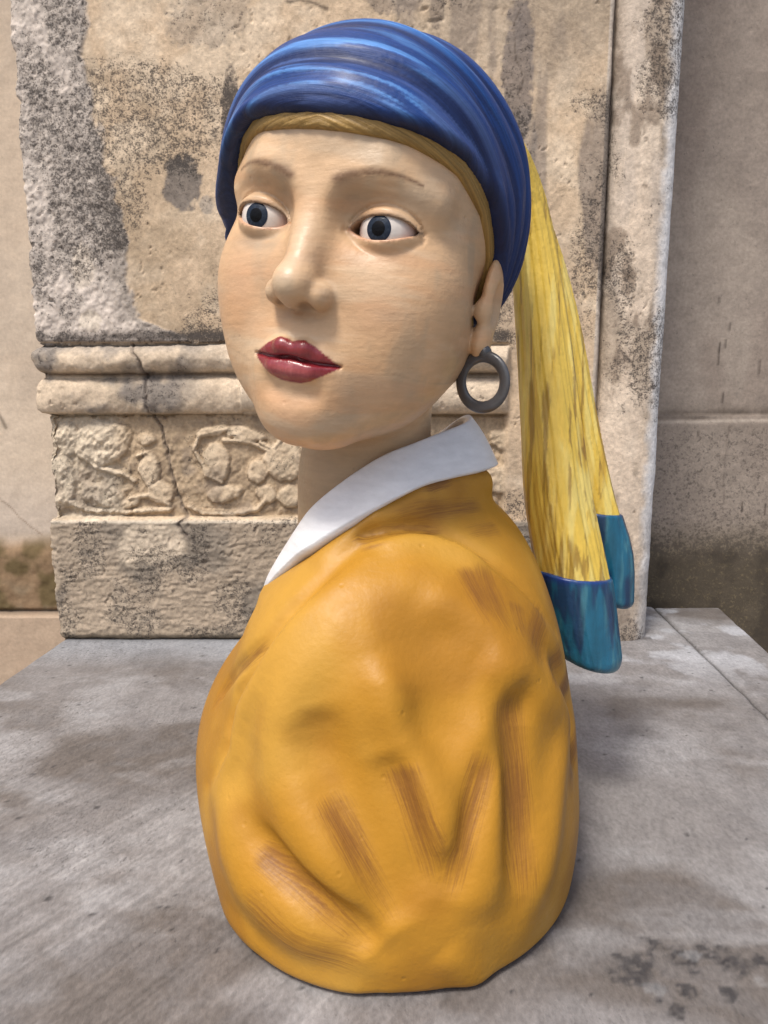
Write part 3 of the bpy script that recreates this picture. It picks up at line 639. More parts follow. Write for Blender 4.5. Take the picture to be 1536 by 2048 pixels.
SKIN = paint_mat('painted_skin', .44, .45, (60, 60, 260), .06, .00035, 260, coat=.12, pits=90)
LIPS = paint_mat('painted_lips', .22, .6, (700, 700, 90), .10, .0003, 300, coat=.3)
EYEW = paint_mat('painted_eye', .28, .18, (60, 60, 300), .05, .0002, 300, coat=.0)
CLOTHB = paint_mat('painted_blue', .50, .35, (26, 5, 1), .30, .0005, 200, coat=.10, flow=True)
def bust_head():
    V, Q, N = surface(head_sdf, (-.09, -.125, -.20), (.09, .12, .125), .0011)
    c = skin_colour(V, N); lm = lip_mask(V)
    # drop what sits deep under the scarf
    fl = lm[Q].sum(1) >= 3
    Wv = to_world(V); Wn = N @ HR.T
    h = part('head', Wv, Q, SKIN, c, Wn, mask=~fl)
    l = part('lips', Wv, Q, LIPS, c, Wn, parent=h, mask=fl)
    for s in (-1, 1):
        ec = f32((EYE[0] * s, EYE[1], EYE[2]))
        g = f32((-.02, -1, .02)); g /= np.linalg.norm(g)          # looks straight ahead
        a = np.cross(g, f32((0, 0, 1))); a /= np.linalg.norm(a); b = np.cross(a, g)
        def capmesh(r, t0, t1, nr=14, ns=40, bulge=0):
            th = np.linspace(t0, t1, nr); ph = np.arange(ns) / ns * 2 * math.pi
            T, P = np.meshgrid(th, ph, indexing='ij')
            rr = r + bulge * np.cos(T / max(t1, .01) * math.pi / 2)
            pts = ec + (np.cos(T)[..., None] * g + np.sin(T)[..., None] * (np.cos(P)[..., None] * a + np.sin(P)[..., None] * b)) * rr[..., None]
            pts = pts.reshape(-1, 3); i, j = np.meshgrid(np.arange(nr - 1), np.arange(ns), indexing='ij')
            q = np.stack([i * ns + j, i * ns + (j + 1) % ns, (i + 1) * ns + (j + 1) % ns, (i + 1) * ns + j], -1).reshape(-1, 4)
            return pts.astype(np.float32), q, T.ravel(), P.ravel()
        def up(name, r, t0, t1, colf, par, bulge=0):
            p, q, T, P = capmesh(r, t0, t1, bulge=bulge); n = (p - ec); n /= np.linalg.norm(n, axis=1)[:, None]
            return part(name, to_world(p), q, EYEW, colf(p, T, P), n @ HR.T, parent=par)
        def white(p, T, P):
            c = np.tile(f32((.66, .60, .55)), (len(p), 1)) * (.9 + .2 * fbm(p, 300, 3)[:, None])
            return mixc(c, (.50, .30, .24), sst(.009, .0145, np.abs(p[:, 0] - ec[0])) * .6)
        e = up('eye', ER, .001, 1.9, white, h)
        def iris(p, T, P):
            c = np.tile(f32((.018, .026, .042)), (len(p), 1)); k = fbm(np.stack([np.cos(P) * 9, np.sin(P) * 9, T * 3], 1), 1, 3, 2)
            c = mixc(c, (.045, .06, .085), sst(.5, .75, k) * .6); return mixc(c, (.012, .018, .04), sst(.36, .43, T) * .9)
        up('iris', ER + .00018, .001, .43, iris, e)
        up('pupil', ER + .0003, .001, .23, lambda p, T, P: np.tile(f32((.002, .002, .003)), (len(p), 1)), e)
    return h
head = bust_head()

# headscarf: a wrapped cloth over the skull, with a rolled edge and long folds that run to the nape
def edge_h(p):
    """height of the cloth's front edge above or below a point (positive = on the cloth side)"""
    y = p[:, 1] + .034 * sst(-.040, -.075, p[:, 0])
    g = np.interp(y, [-.11, -.085, -.06, -.035, -.012, .002, .012, .03, .08, .11], [.0510, .0475, .0400, .0255, .0020, -.022, -.041, -.052, -.056, -.056])
    return p[:, 2] - g.astype(np.float32)
def scarf_base(p):
    q = mirror(p)
    d = ell(q, (0, .001, .026), (.0890, .0915, .0915))
    d = smin(d, ell(p, (-.012, -.004, .022), (.0860, .0860, .0800)), .02)
    d = smin(d, ell(q, (0, .034, .000), (.0760, .0560, .0640)), .03)
    d = smin(d, ell(q, (0, -.050, .050), (.0640, .0500, .0480)), .03)
    return d
def fold_field(p):
    x, y, z = p.T
    # the cloth is gathered towards the ears: folds are planes that fan out from an ear-to-ear line
    ph = np.arctan2(z + .045 + .02 * x, -(y - .022) + .05 * x)
    w = vn(p, (9, 16, 16), 3) - .5; w2 = vn(p, (16, 30, 30), 5) - .5
    a = sst(.25, .7, fbm(p, (9, 22, 22), 2, 8))
    s1 = np.sin(ph * 30 + w * 7); s2 = np.sin(ph * 58 + w * 10 + w2 * 3 + 1.3)
    s1 = s1 - .35 * s1 * s1
    return s1 * .0017 * (.25 + .75 * a) + s2 * .0008 * (1.1 - a)
def scarf_sdf(p):
    d = scarf_base(p) - fold_field(p)
    e = -edge_h(p) * .75
    d = d - .0014 * np.exp(-((edge_h(p) - .004) / .004) ** 2)
    return smax(d, e, .006)
def hair_sdf(p):
    """the combed hair that shows below the cloth's edge"""
    q = mirror(p); x, y, z = p.T
    d = np.minimum(skull(p), smin(skull(p), ell(q, (0, -.046, .045), (.058, .047, .044)), .03)) - .0032
    d = d - .00035 * np.sin((edge_h(p) + .30 * np.abs(x)) * 1900 + 5 * vn(p, 50, 2))
    e = -(edge_h(p) + .0048 + .003 * vn(p, 25, 3)) * .75
    return smax(smax(d, e, .003), (p[:, 1] - .004), .003)
def scarf_colour(V, N):
    x, y, z = V.T
    c = np.tile(f32((.008, .043, .190)), (len(V), 1))
    f = fold_field(V); h = edge_h(V)
    ph = np.arctan2(z + .045 + .02 * x, -(y - .022) + .05 * x); w = vn(V, (9, 16, 16), 3) - .5
    st = fbm(np.stack([x * 22, ph * 26 + w * 6, ph * 0], 1), 1, 3, 2)
    st2 = fbm(np.stack([x * 24, ph * 42 + w * 14, ph * 0], 1), 1, 2, 5)
    lit = sst(.00, .07, z) * sst(.075, -.03, x * .9 + y * .5)  # highlights painted into the blue on the upper left folds
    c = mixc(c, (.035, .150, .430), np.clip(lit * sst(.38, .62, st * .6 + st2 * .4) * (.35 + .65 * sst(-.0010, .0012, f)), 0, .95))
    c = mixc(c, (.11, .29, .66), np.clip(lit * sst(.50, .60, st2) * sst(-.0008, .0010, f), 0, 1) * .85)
    c = mixc(c, (.062, .090, .225), np.clip(sst(.030, .006, np.abs(h - .014)) * sst(.06, -.05, y + .3 * x) * .75 * sst(.3, .6, st), 0, 1))
    c = mixc(c, (.006, .018, .085), np.clip(sst(.0006, -.0010, f) * sst(.40, .56, st2) * 1.2, 0, .92))  # shade painted into fold valleys, then the rim and lower right
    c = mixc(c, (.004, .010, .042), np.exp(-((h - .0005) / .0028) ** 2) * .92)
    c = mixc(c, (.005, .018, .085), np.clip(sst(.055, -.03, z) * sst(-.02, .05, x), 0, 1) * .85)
    return c
V, Q, N = surface(scarf_sdf, (-.10, -.13, -.075), (.10, .13, .135), .00115)
_ph = np.arctan2(V[:, 2] + .045 + .02 * V[:, 0], -(V[:, 1] - .022) + .05 * V[:, 0]); _w = vn(V, (9, 16, 16), 3) - .5
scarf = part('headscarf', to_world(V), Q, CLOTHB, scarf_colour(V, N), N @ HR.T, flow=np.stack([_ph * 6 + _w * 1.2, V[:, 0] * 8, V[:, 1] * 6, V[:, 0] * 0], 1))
FRINGE = paint_mat('painted_fringe', .45, .4, (1, 1, 1), .35, .0005, 260, flow=True)
HAIR = paint_mat('painted_hair', .38, .5, (200, 200, 40), .10, .0005, 260, coat=.25)
def hair_colour(V, seed=0, f=(150, 150, 7)):
    c = np.tile(f32((.84, .58, .095)), (len(V), 1))
    n = fbm(V, f, 4, 3 + seed); m = fbm(V, (f[0] * .45, f[1] * .45, f[2] * .6), 3, 9 + seed)
    c = mixc(c, (.90, .72, .22), sst(.50, .66, n) * .8)
    c = mixc(c, (.46, .25, .035), sst(.56, .72, m) * .7)
    return mixc(c, (.20, .085, .02), sst(.60, .68, fbm(V, (f[0] * 1.2, f[1] * 1.2, f[2] * .8), 3, 15 + seed)) * .6)
V, Q, N = surface(hair_sdf, (-.09, -.12, -.07), (.09, .03, .10), .0012)
_u = edge_h(V) + .30 * np.abs(V[:, 0])
_c = np.tile(f32((.30, .185, .055)), (len(V), 1)) * (.7 + .6 * fbm(np.stack([_u * 500, V[:, 0] * 20, V[:, 0] * 0], 1), 1, 3, 2))[:, None]
hair = part('hairline', to_world(V), Q, FRINGE, _c, N @ HR.T, parent=head, flow=np.stack([_u * 1100, V[:, 0] * 30, V[:, 1] * 10, V[:, 0] * 0], 1))

# the ponytail: two hanks of moulded hair, each bound in teal cloth at its end
def spline(P, n):
    P = np.asarray(P, float); m = len(P); t = np.linspace(0, m - 1, n); i = np.clip(t.astype(int), 0, m - 2); f = (t - i)[:, None]
    a = P[np.clip(i - 1, 0, m - 1)]; b = P[i]; c = P[i + 1]; d = P[np.clip(i + 2, 0, m - 1)]
    return .5 * ((2 * b) + (c - a) * f + (2 * a - 5 * b + 4 * c - d) * f ** 2 + (3 * b - a - 3 * c + d) * f ** 3)
H1 = [(.062, .672, .598, .014), (.088, .686, .616, .012), (.1085, .703, .6165, .0115), (.1300, .725, .5687, .0165), (.1464, .730, .4776, .0215), (.1583, .725, .3813, .0254), (.1671, .720, .3107, .0285), (.1864, .715, .2237, .0300), (.2012, .710, .1597, .0255)]
H2 = [(.066, .680, .592, .012), (.092, .700, .610, .009), (.1160, .720, .6085, .0080), (.1481, .745, .5505, .0105), (.1707, .755, .4745, .0150), (.1930, .760, .3790, .0165), (.2125, .760, .3041, .0175), (.2320, .760, .2475, .0172), (.2380, .760, .2027, .0150)]
def hank_fn(H, k_strands, seed, cloth=None):
    P = spline(H, 26); P[:, 3] *= 1.12; rs = np.random.RandomState(seed)
    C0 = P[:, :3]; R = P[:, 3]
    T = np.gradient(C0, axis=0); T /= np.linalg.norm(T, axis=1)[:, None]
    A = np.cross(T, (0, 1, 0)); A /= np.linalg.norm(A, axis=1)[:, None]; Bn = np.cross(T, A)
    strands = []
    for s in range(k_strands):
        ph = 2 * math.pi * s / k_strands + rs.rand() * .5; tw = rs.uniform(-.9, .9); ro = .50
        a = ph + tw * np.linspace(0, 1, len(P))
        strands.append((C0 + (A * (np.cos(a) * ro * R)[:, None] + Bn * (np.sin(a) * ro * R * .8)[:, None]), R * rs.uniform(.44, .56)))
    def fn(p):
        d = poly(p, C0.astype(np.float32), R * .62)
        for c, r in strands:
            d = smin(d, poly(p, c.astype(np.float32), r), .0035)
        zs_ = C0[::-1, 2]; k_ = np.argmax(C0[:, 2]); C1 = C0[k_:]; zs_ = C1[::-1, 2]; zr = np.interp(p[:, 2], zs_, np.linspace(1, 0, len(C1)))
        cx = np.interp(p[:, 2], zs_, C1[::-1, 0]); cy = np.interp(p[:, 2], zs_, C1[::-1, 1])
        an = np.arctan2(p[:, 1] - cy, p[:, 0] - cx)
        w = an * 15 + zr * 5 * math.sin(seed) + 4 * vn(p, (20, 20, 8), seed)
        return d - .00045 * np.sin(w) - .0003 * np.sin(w * 2.3 + 1)
    return fn
TEAL = paint_mat('painted_teal', .34, .5, (160, 160, 22), .22, .0005, 240, coat=.35)
def teal_colour(V, top):
    c = np.tile(f32((.012, .125, .215)), (len(V), 1)); n = fbm(V, (170, 170, 16), 4, 4); m = fbm(V, (90, 90, 12), 3, 7)
    c = mixc(c, (.07, .24, .30), sst(.52, .68, n) * .7); c = mixc(c, (.010, .028, .095), sst(.50, .62, m) * .8)
    return mixc(c, (.010, .040, .24), np.exp(-((V[:, 2] - top) / .004) ** 2) * .8)
tail = empty('ponytail', (.13, .72, .55)); tail.parent = bust; tail.location = Vector((.13, .72, .55)) - bust.location
def tpart(name, V, Q, mat, col, N, parent=None):
    o = mesh_object(name, V - f32((.13, .72, .55)), Q, mat, col, parent or tail, N); return o
for H, ns, seed, cut, nm in ((H1, 8, 3, .2415, 'hank'), (H2, 6, 5, .2960, 'hank')):
    fn = hank_fn(H, ns, seed)
    g = lambda p, fn=fn, cut=cut: smax(fn(p), (cut - .004) - p[:, 2] - .10 * (p[:, 0] - .18), .001)
    V, Q, N = surface(g, (.04, .650, .20), (.27, .80, .66), .0015)
    tpart('hair_hank', V, Q, HAIR, hair_colour(V, seed), N)
    Cn = spline(H, 26); Cn[:, 3] *= 1.12
    def cl(p, fn=fn, cut=cut, Cn=Cn):
        d = poly(p, Cn[:, :3].astype(np.float32), Cn[:, 3] * .98) - .0008
        d = smin(d, fn(p) - .0013, .003) - .0010 * (vn(p, (60, 60, 14), 3) - .5)
        d = smax(d, p[:, 2] + .10 * (p[:, 0] - .18) - cut, .002)
        lo = Cn[-1]
        return smax(d, (lo[2] - .010) - p[:, 2] + .25 * (p[:, 0] - lo[0]) * -1, .010)
    V, Q, N = surface(cl, (.12, .655, .12), (.28, .80, .32), .0016)
    tpart('hair_binding', V, Q, TEAL, teal_colour(V, cut), N)

# the smock
Tn = [(.0698, .665, .3875), (.0333, .625, .3759), (-.0031, .603, .3624), (-.0467, .603, .3306), (-.0681, .613, .3043), (-.0955, .638, .2565), (-.096, .672, .232), (-.090, .712, .240), (-.060, .742, .278), (-.010, .752, .322), (.040, .730, .362), (.068, .698, .389)]
Bn_ = [(.0940, .665, .3480), (.0323, .600, .3420), (-.0069, .578, .3260), (-.0490, .575, .3010), (-.0702, .590, .2835), (-.0955, .624, .2510), (-.101, .672, .222), (-.096, .728, .228), (-.068, .770, .262), (-.008, .778, .302), (.058, .752, .328), (.088, .708, .349)]
RING = f32(Bn_ + Bn_[:1])


def smock_base(p):
    x, y, z = p.T
    d = ell(p, (.011, .6625, .045), (.163, .196, .232))
    d = smin(d, cap(p, (.0, .665, .30), (.01, .665, .12), .070, .130), .05)
    d = smin(d, ell(p, (.005, .590, .185), (.118, .095, .115)), .05)
    d = smin(d, ell(p, (.000, .600, .06), (.140, .125, .12)), .04)
    d = smin(d, ell(p, (-.080, .670, .100), (.085, .110, .095)), .04)
    d = smin(d, ell(p, (.075, .680, .17), (.076, .105, .15)), .05)
    d = smin(d, ell(p, (-.01, .76, .18), (.100, .09, .11)), .05)
    r = RING.copy(); cen = r.mean(0); r = r + (cen - r) * .10; r[:, 2] -= .006
    d = smin(d, poly(p, r, [.010] * len(r)), .022)
    d = smax(d, p @ f32((-.63, 0, .78)) - .262, .006)
    return d
def smock_sdf(p):
    d = smock_base(p)
    for pts, w, amp, sgn in FOLDS:
        L = f32(pts); k = ((p > L.min(0) - 2.6 * w) & (p < L.max(0) + 2.6 * w)).all(1)
        if not k.any(): continue
        e, t = fold_dist(p[k], L); d[k] += sgn * amp * 1.6 * (np.exp(-(e / w) ** 2) - .001) * (1 if np.linalg.norm(L[-1] - L[0]) < 2.5 * w else .15 + .85 * sst(-.02, .28, t) * sst(1.02, .72, t))
    d = d - .0012 * (fbm(p, 16, 2, 6) - .5)
    return smax(d, .0015 - p[:, 2], .008)
FOLDS = [
    ([(0.0390, 0.5113, 0.2426), (0.0413, 0.5084, 0.2360), (0.0443, 0.5049, 0.2264), (0.0457, 0.5017, 0.2172), (0.0440, 0.4984, 0.2088), (0.0408, 0.4952, 0.2008), (0.0383, 0.4931, 0.1953)], 0.036, 0.0105, 1),
    ([(-0.0516, 0.5033, 0.2018), (-0.0474, 0.4988, 0.1904), (-0.0408, 0.4930, 0.1733), (-0.0309, 0.4855, 0.1525), (-0.0198, 0.4772, 0.1301), (-0.0091, 0.4698, 0.1074), (0.0007, 0.4646, 0.0862), (0.0087, 0.4627, 0.0693), (0.0142, 0.4620, 0.0580)], 0.019, 0.0095, 1),
    ([(-0.0011, 0.4861, 0.1769), (0.0039, 0.4835, 0.1651), (0.0109, 0.4796, 0.1485), (0.0176, 0.4755, 0.1312), (0.0240, 0.4712, 0.1125), (0.0301, 0.4674, 0.0926), (0.0345, 0.4661, 0.0776)], 0.016, 0.006, 1),
    ([(-0.0976, 0.5105, 0.1092), (-0.0816, 0.4950, 0.0989), (-0.0618, 0.4804, 0.0844), (-0.0415, 0.4702, 0.0721), (-0.0232, 0.4646, 0.0597), (-0.0106, 0.4631, 0.0491), (-0.0027, 0.4625, 0.0423)], 0.0115, 0.0095, 1),
    ([(0.1089, 0.5430, 0.2154), (0.1011, 0.5281, 0.2023), (0.0940, 0.5159, 0.1806), (0.0920, 0.5085, 0.1531), (0.0915, 0.5002, 0.1235), (0.0918, 0.4915, 0.0898), (0.0931, 0.4884, 0.0607)], 0.014, 0.0065, 1),
    ([(0.0821, 0.5093, 0.1876), (0.0746, 0.5005, 0.1694), (0.0645, 0.4901, 0.1435), (0.0557, 0.4808, 0.1204), (0.0496, 0.4743, 0.1018), (0.0448, 0.4695, 0.0851), (0.0416, 0.4669, 0.0732)], 0.012, 0.004, 1),
    ([(-0.0173, 0.5332, 0.2761), (-0.0373, 0.5219, 0.2553), (-0.0594, 0.5163, 0.2260), (-0.0711, 0.5132, 0.1988), (-0.0761, 0.5111, 0.1715), (-0.0723, 0.5031, 0.1481), (-0.0621, 0.4913, 0.1289), (-0.0470, 0.4802, 0.1125), (-0.0300, 0.4715, 0.0965), (-0.0126, 0.4649, 0.0777), (0.0007, 0.4621, 0.0617)], 0.021, 0.007, -1),
    ([(-0.0096, 0.5063, 0.2408), (-0.0005, 0.4971, 0.2206), (0.0109, 0.4889, 0.1937), (0.0212, 0.4849, 0.1689), (0.0313, 0.4801, 0.1432), (0.0419, 0.4736, 0.1102), (0.0502, 0.4703, 0.0820)], 0.017, 0.0065, -1),
    ([(0.0635, 0.5038, 0.2053), (0.0700, 0.5011, 0.1825), (0.0763, 0.4982, 0.1517), (0.0754, 0.4904, 0.1234), (0.0720, 0.4819, 0.0968), (0.0680, 0.4756, 0.0722), (0.0648, 0.4734, 0.0527)], 0.016, 0.005, -1),
    ([(0.1465, 0.5850, 0.1690), (0.1389, 0.5635, 0.1512), (0.1306, 0.5415, 0.1275), (0.1248, 0.5260, 0.1058), (0.1187, 0.5128, 0.0836), (0.1095, 0.5009, 0.0577), (0.1027, 0.4964, 0.0345)], 0.016, 0.005, -1),
    ([(-0.1202, 0.5450, 0.1297), (-0.1170, 0.5314, 0.1076), (-0.1104, 0.5155, 0.0818), (-0.0987, 0.5018, 0.0653), (-0.0813, 0.4883, 0.0529), (-0.0518, 0.4735, 0.0428), (-0.0270, 0.4669, 0.0326)], 0.02, 0.006, -1),
    ([(0.0678, 0.5155, 0.2300), (0.0781, 0.5192, 0.2246), (0.0931, 0.5264, 0.2158), (0.1080, 0.5362, 0.2044), (0.1211, 0.5470, 0.1896), (0.1343, 0.5611, 0.1714), (0.1454, 0.5777, 0.1550)], 0.017, 0.006, -1),
    ([(0.0222, 0.5323, 0.2764), (0.0367, 0.5294, 0.2697), (0.0574, 0.5293, 0.2589), (0.0766, 0.5313, 0.2468), (0.0925, 0.5358, 0.2328), (0.1069, 0.5414, 0.2175), (0.1178, 0.5488, 0.2052)], 0.02, 0.004, -1),
    ([(0.1276, 0.5714, 0.2165), (0.1339, 0.5744, 0.2029), (0.1443, 0.5848, 0.1802), (0.1549, 0.6005, 0.1533), (0.1581, 0.5986, 0.1317), (0.1574, 0.5886, 0.1133), (0.1566, 0.5809, 0.1011)], 0.012, 0.0035, 1),
    ([(-0.0206, 0.5648, 0.2985), (-0.0395, 0.5517, 0.2832), (-0.0610, 0.5435, 0.2638), (-0.0728, 0.5416, 0.2514), (-0.0828, 0.5410, 0.2376), (-0.0974, 0.5434, 0.2131), (-0.1120, 0.5542, 0.1835), (-0.1162, 0.5549, 0.1641), (-0.1183, 0.5514, 0.1487), (-0.1288, 0.5556, 0.1270), (-0.1398, 0.5644, 0.1069)], 0.0075, 0.006, 1),
    ([(-0.0137, 0.5536, 0.2923), (-0.0324, 0.5404, 0.2776), (-0.0536, 0.5326, 0.2583), (-0.0651, 0.5300, 0.2451), (-0.0749, 0.5292, 0.2307), (-0.0897, 0.5314, 0.2072), (-0.1041, 0.5409, 0.1801), (-0.1084, 0.5429, 0.1640), (-0.1108, 0.5420, 0.1511), (-0.1211, 0.5463, 0.1301), (-0.1313, 0.5526, 0.1111)], 0.012, 0.005, -1),
    ([(-0.0877, 0.5437, 0.2332), (-0.0952, 0.5478, 0.2254), (-0.1068, 0.5580, 0.2124), (-0.1198, 0.5793, 0.1947), (-0.1297, 0.5954, 0.1786), (-0.1359, 0.5995, 0.1674), (-0.1399, 0.6013, 0.1600)], 0.006, 0.005, 1),
    ([(-0.0406, 0.5993, 0.2881), (-0.0309, 0.5943, 0.2960), (-0.0165, 0.5763, 0.3074), (0.0008, 0.5733, 0.3126), (0.0196, 0.5820, 0.3126), (0.0372, 0.5883, 0.3087), (0.0544, 0.5898, 0.3022), (0.0721, 0.5866, 0.2925), (0.0887, 0.5842, 0.2811), (0.1027, 0.5857, 0.2699), (0.1156, 0.5892, 0.2571), (0.1294, 0.5941, 0.2383), (0.1421, 0.6074, 0.2191)], 0.0065, 0.0035, 1),
    ([(-0.0117, 0.5625, 0.2979), (0.0040, 0.5660, 0.3015), (0.0239, 0.5734, 0.3034), (0.0404, 0.5776, 0.3007), (0.0558, 0.5780, 0.2955), (0.0711, 0.5751, 0.2865), (0.0826, 0.5731, 0.2781)], 0.012, 0.003, -1),
    ([(-0.1174, 0.6860, 0.2300), (-0.0998, 0.7077, 0.2401), (-0.0690, 0.6960, 0.2652), (-0.0359, 0.6859, 0.2920), (-0.0034, 0.6606, 0.3182), (0.0214, 0.6024, 0.3381), (0.0440, 0.6123, 0.3431), (0.0673, 0.6392, 0.3459), (0.0856, 0.6631, 0.3474)], 0.005, 0.0012, -1),
    ([(-0.1336, 0.5548, 0.0042), (-0.1123, 0.5229, 0.0147), (-0.0883, 0.4994, 0.0144), (-0.0661, 0.4861, 0.0096), (-0.0427, 0.4763, 0.0076), (-0.0191, 0.4704, 0.0050), (-0.0027, 0.4693, 0.0008)], 0.012, 0.0035, -1),
    ([(0.0375, 0.4652, 0.0414), (0.0434, 0.4673, 0.0349), (0.0519, 0.4708, 0.0250), (0.0592, 0.4751, 0.0144), (0.0639, 0.4791, 0.0038), (0.0673, 0.4840, -0.0077), (0.0697, 0.4876, -0.0160)], 0.012, 0.0035, -1),
]
STROKES = [
    ([(0.0919, 0.5189, 0.1992), (0.0934, 0.5154, 0.1803), (0.0956, 0.5109, 0.1531), (0.0970, 0.5049, 0.1272), (0.0973, 0.4983, 0.1029), (0.0975, 0.4934, 0.0782), (0.0978, 0.4913, 0.0599)], 0.0145, 0.85),
    ([(0.0103, 0.4835, 0.1651), (0.0134, 0.4818, 0.1570), (0.0177, 0.4792, 0.1455), (0.0222, 0.4765, 0.1334), (0.0269, 0.4735, 0.1203), (0.0317, 0.4708, 0.1066), (0.0351, 0.4691, 0.0967)], 0.0125, 0.8),
    ([(-0.0380, 0.4853, 0.1412), (-0.0317, 0.4803, 0.1321), (-0.0229, 0.4746, 0.1185), (-0.0145, 0.4699, 0.1050), (-0.0070, 0.4662, 0.0918), (0.0003, 0.4640, 0.0780), (0.0053, 0.4625, 0.0683)], 0.011, 0.75),
    ([(0.0710, 0.4983, 0.1670), (0.0666, 0.4936, 0.1542), (0.0603, 0.4866, 0.1366), (0.0547, 0.4803, 0.1200), (0.0504, 0.4753, 0.1053), (0.0467, 0.4712, 0.0913), (0.0442, 0.4687, 0.0815)], 0.011, 0.65),
    ([(-0.0888, 0.4981, 0.0924), (-0.0795, 0.4914, 0.0895), (-0.0664, 0.4827, 0.0850), (-0.0532, 0.4752, 0.0789), (-0.0391, 0.4692, 0.0699), (-0.0247, 0.4649, 0.0588), (-0.0147, 0.4636, 0.0495)], 0.012, 0.8),
    ([(-0.0952, 0.4985, 0.0593), (-0.0862, 0.4914, 0.0557), (-0.0738, 0.4840, 0.0490), (-0.0603, 0.4775, 0.0427), (-0.0441, 0.4710, 0.0388), (-0.0268, 0.4668, 0.0342), (-0.0148, 0.4650, 0.0301)], 0.013, 0.6),
    ([(0.0600, 0.5621, 0.2845), (0.0659, 0.5522, 0.2747), (0.0743, 0.5421, 0.2608), (0.0806, 0.5375, 0.2501)], 0.01, 0.65),
    ([(0.0733, 0.5718, 0.2831), (0.0778, 0.5583, 0.2711), (0.0844, 0.5449, 0.2539), (0.0896, 0.5387, 0.2407)], 0.01, 0.6),
    ([(0.1000, 0.5654, 0.2571), (0.1004, 0.5583, 0.2497), (0.1010, 0.5495, 0.2395), (0.1016, 0.5446, 0.2318)], 0.01, 0.45),
    ([(0.1295, 0.5968, 0.2401), (0.1213, 0.5761, 0.2361), (0.1121, 0.5556, 0.2288), (0.1061, 0.5436, 0.2230)], 0.011, 0.6),
    ([(0.1480, 0.6086, 0.2008), (0.1377, 0.5818, 0.2021), (0.1276, 0.5606, 0.1988), (0.1214, 0.5495, 0.1950)], 0.01, 0.7),
    ([(0.1622, 0.6333, 0.1781), (0.1519, 0.6014, 0.1726), (0.1417, 0.5720, 0.1610), (0.1365, 0.5590, 0.1497)], 0.01, 1),
    ([(0.1708, 0.6268, 0.1212), (0.1624, 0.6043, 0.1165), (0.1509, 0.5722, 0.1125), (0.1447, 0.5565, 0.1064)], 0.009, 0.8),
    ([(-0.0130, 0.6302, 0.3104), (-0.0196, 0.6384, 0.3051), (-0.0292, 0.6497, 0.2974), (-0.0394, 0.6593, 0.2892), (-0.0502, 0.6644, 0.2804), (-0.0611, 0.6657, 0.2717), (-0.0689, 0.6672, 0.2653)], 0.008, 0.85),
    ([(0.0803, 0.6355, 0.3199), (0.0686, 0.6242, 0.3211), (0.0528, 0.6095, 0.3224), (0.0386, 0.5972, 0.3230), (0.0266, 0.5892, 0.3221), (0.0157, 0.5826, 0.3207), (0.0082, 0.5791, 0.3194)], 0.008, 0.6),
    ([(0.0941, 0.6259, 0.3038), (0.0857, 0.6169, 0.3039), (0.0748, 0.6075, 0.3036), (0.0671, 0.6005, 0.3034)], 0.009, 0.4),
    ([(0.0542, 0.6215, 0.3430), (0.0376, 0.6038, 0.3406), (0.0167, 0.6004, 0.3344), (0.0017, 0.6435, 0.3223)], 0.005, 0.75),
    ([(-0.0876, 0.5430, 0.2324), (-0.0950, 0.5473, 0.2249), (-0.1065, 0.5576, 0.2124), (-0.1198, 0.5793, 0.1947), (-0.1308, 0.5972, 0.1772), (-0.1383, 0.6025, 0.1643), (-0.1433, 0.6051, 0.1556)], 0.006, 0.8),
    ([(-0.0657, 0.7215, 0.2678), (-0.0733, 0.6942, 0.2617), (-0.0829, 0.6583, 0.2540), (-0.0901, 0.6278, 0.2483), (-0.0936, 0.6051, 0.2453), (-0.0953, 0.5854, 0.2439), (-0.0970, 0.5767, 0.2417)], 0.006, 0.6),
    ([(0.0430, 0.5925, 0.3086), (0.0320, 0.5873, 0.3104), (0.0166, 0.5806, 0.3125), (0.0015, 0.5735, 0.3125), (-0.0133, 0.5710, 0.3073), (-0.0286, 0.5778, 0.2979), (-0.0402, 0.5928, 0.2885)], 0.006, 0.7),
    ([(-0.0161, 0.5631, 0.2978), (-0.0069, 0.5639, 0.2995), (0.0062, 0.5662, 0.3016), (0.0193, 0.5703, 0.3023), (0.0320, 0.5732, 0.3013), (0.0447, 0.5771, 0.2990), (0.0536, 0.5799, 0.2974)], 0.003, 0.6),
    ([(0.0541, 0.5860, 0.3006), (0.0632, 0.5844, 0.2960), (0.0763, 0.5842, 0.2888), (0.0887, 0.5842, 0.2811), (0.0997, 0.5849, 0.2721), (0.1104, 0.5868, 0.2621), (0.1182, 0.5901, 0.2544)], 0.004, 0.7),
    ([(-0.0350, 0.4923, 0.1788), (-0.0301, 0.4884, 0.1661), (-0.0234, 0.4828, 0.1488), (-0.0186, 0.4787, 0.1364)], 0.008, 0.4),
    ([(0.0053, 0.4826, 0.1613), (0.0056, 0.4814, 0.1559), (0.0060, 0.4796, 0.1485), (0.0063, 0.4783, 0.1432)], 0.003, 0.8),
]
SMOCK = paint_mat('painted_ochre', .48, .40, (50, 50, 50), .04, .00035, 240, coat=.0, pits=70, stroke_col=(.20, .078, .015))

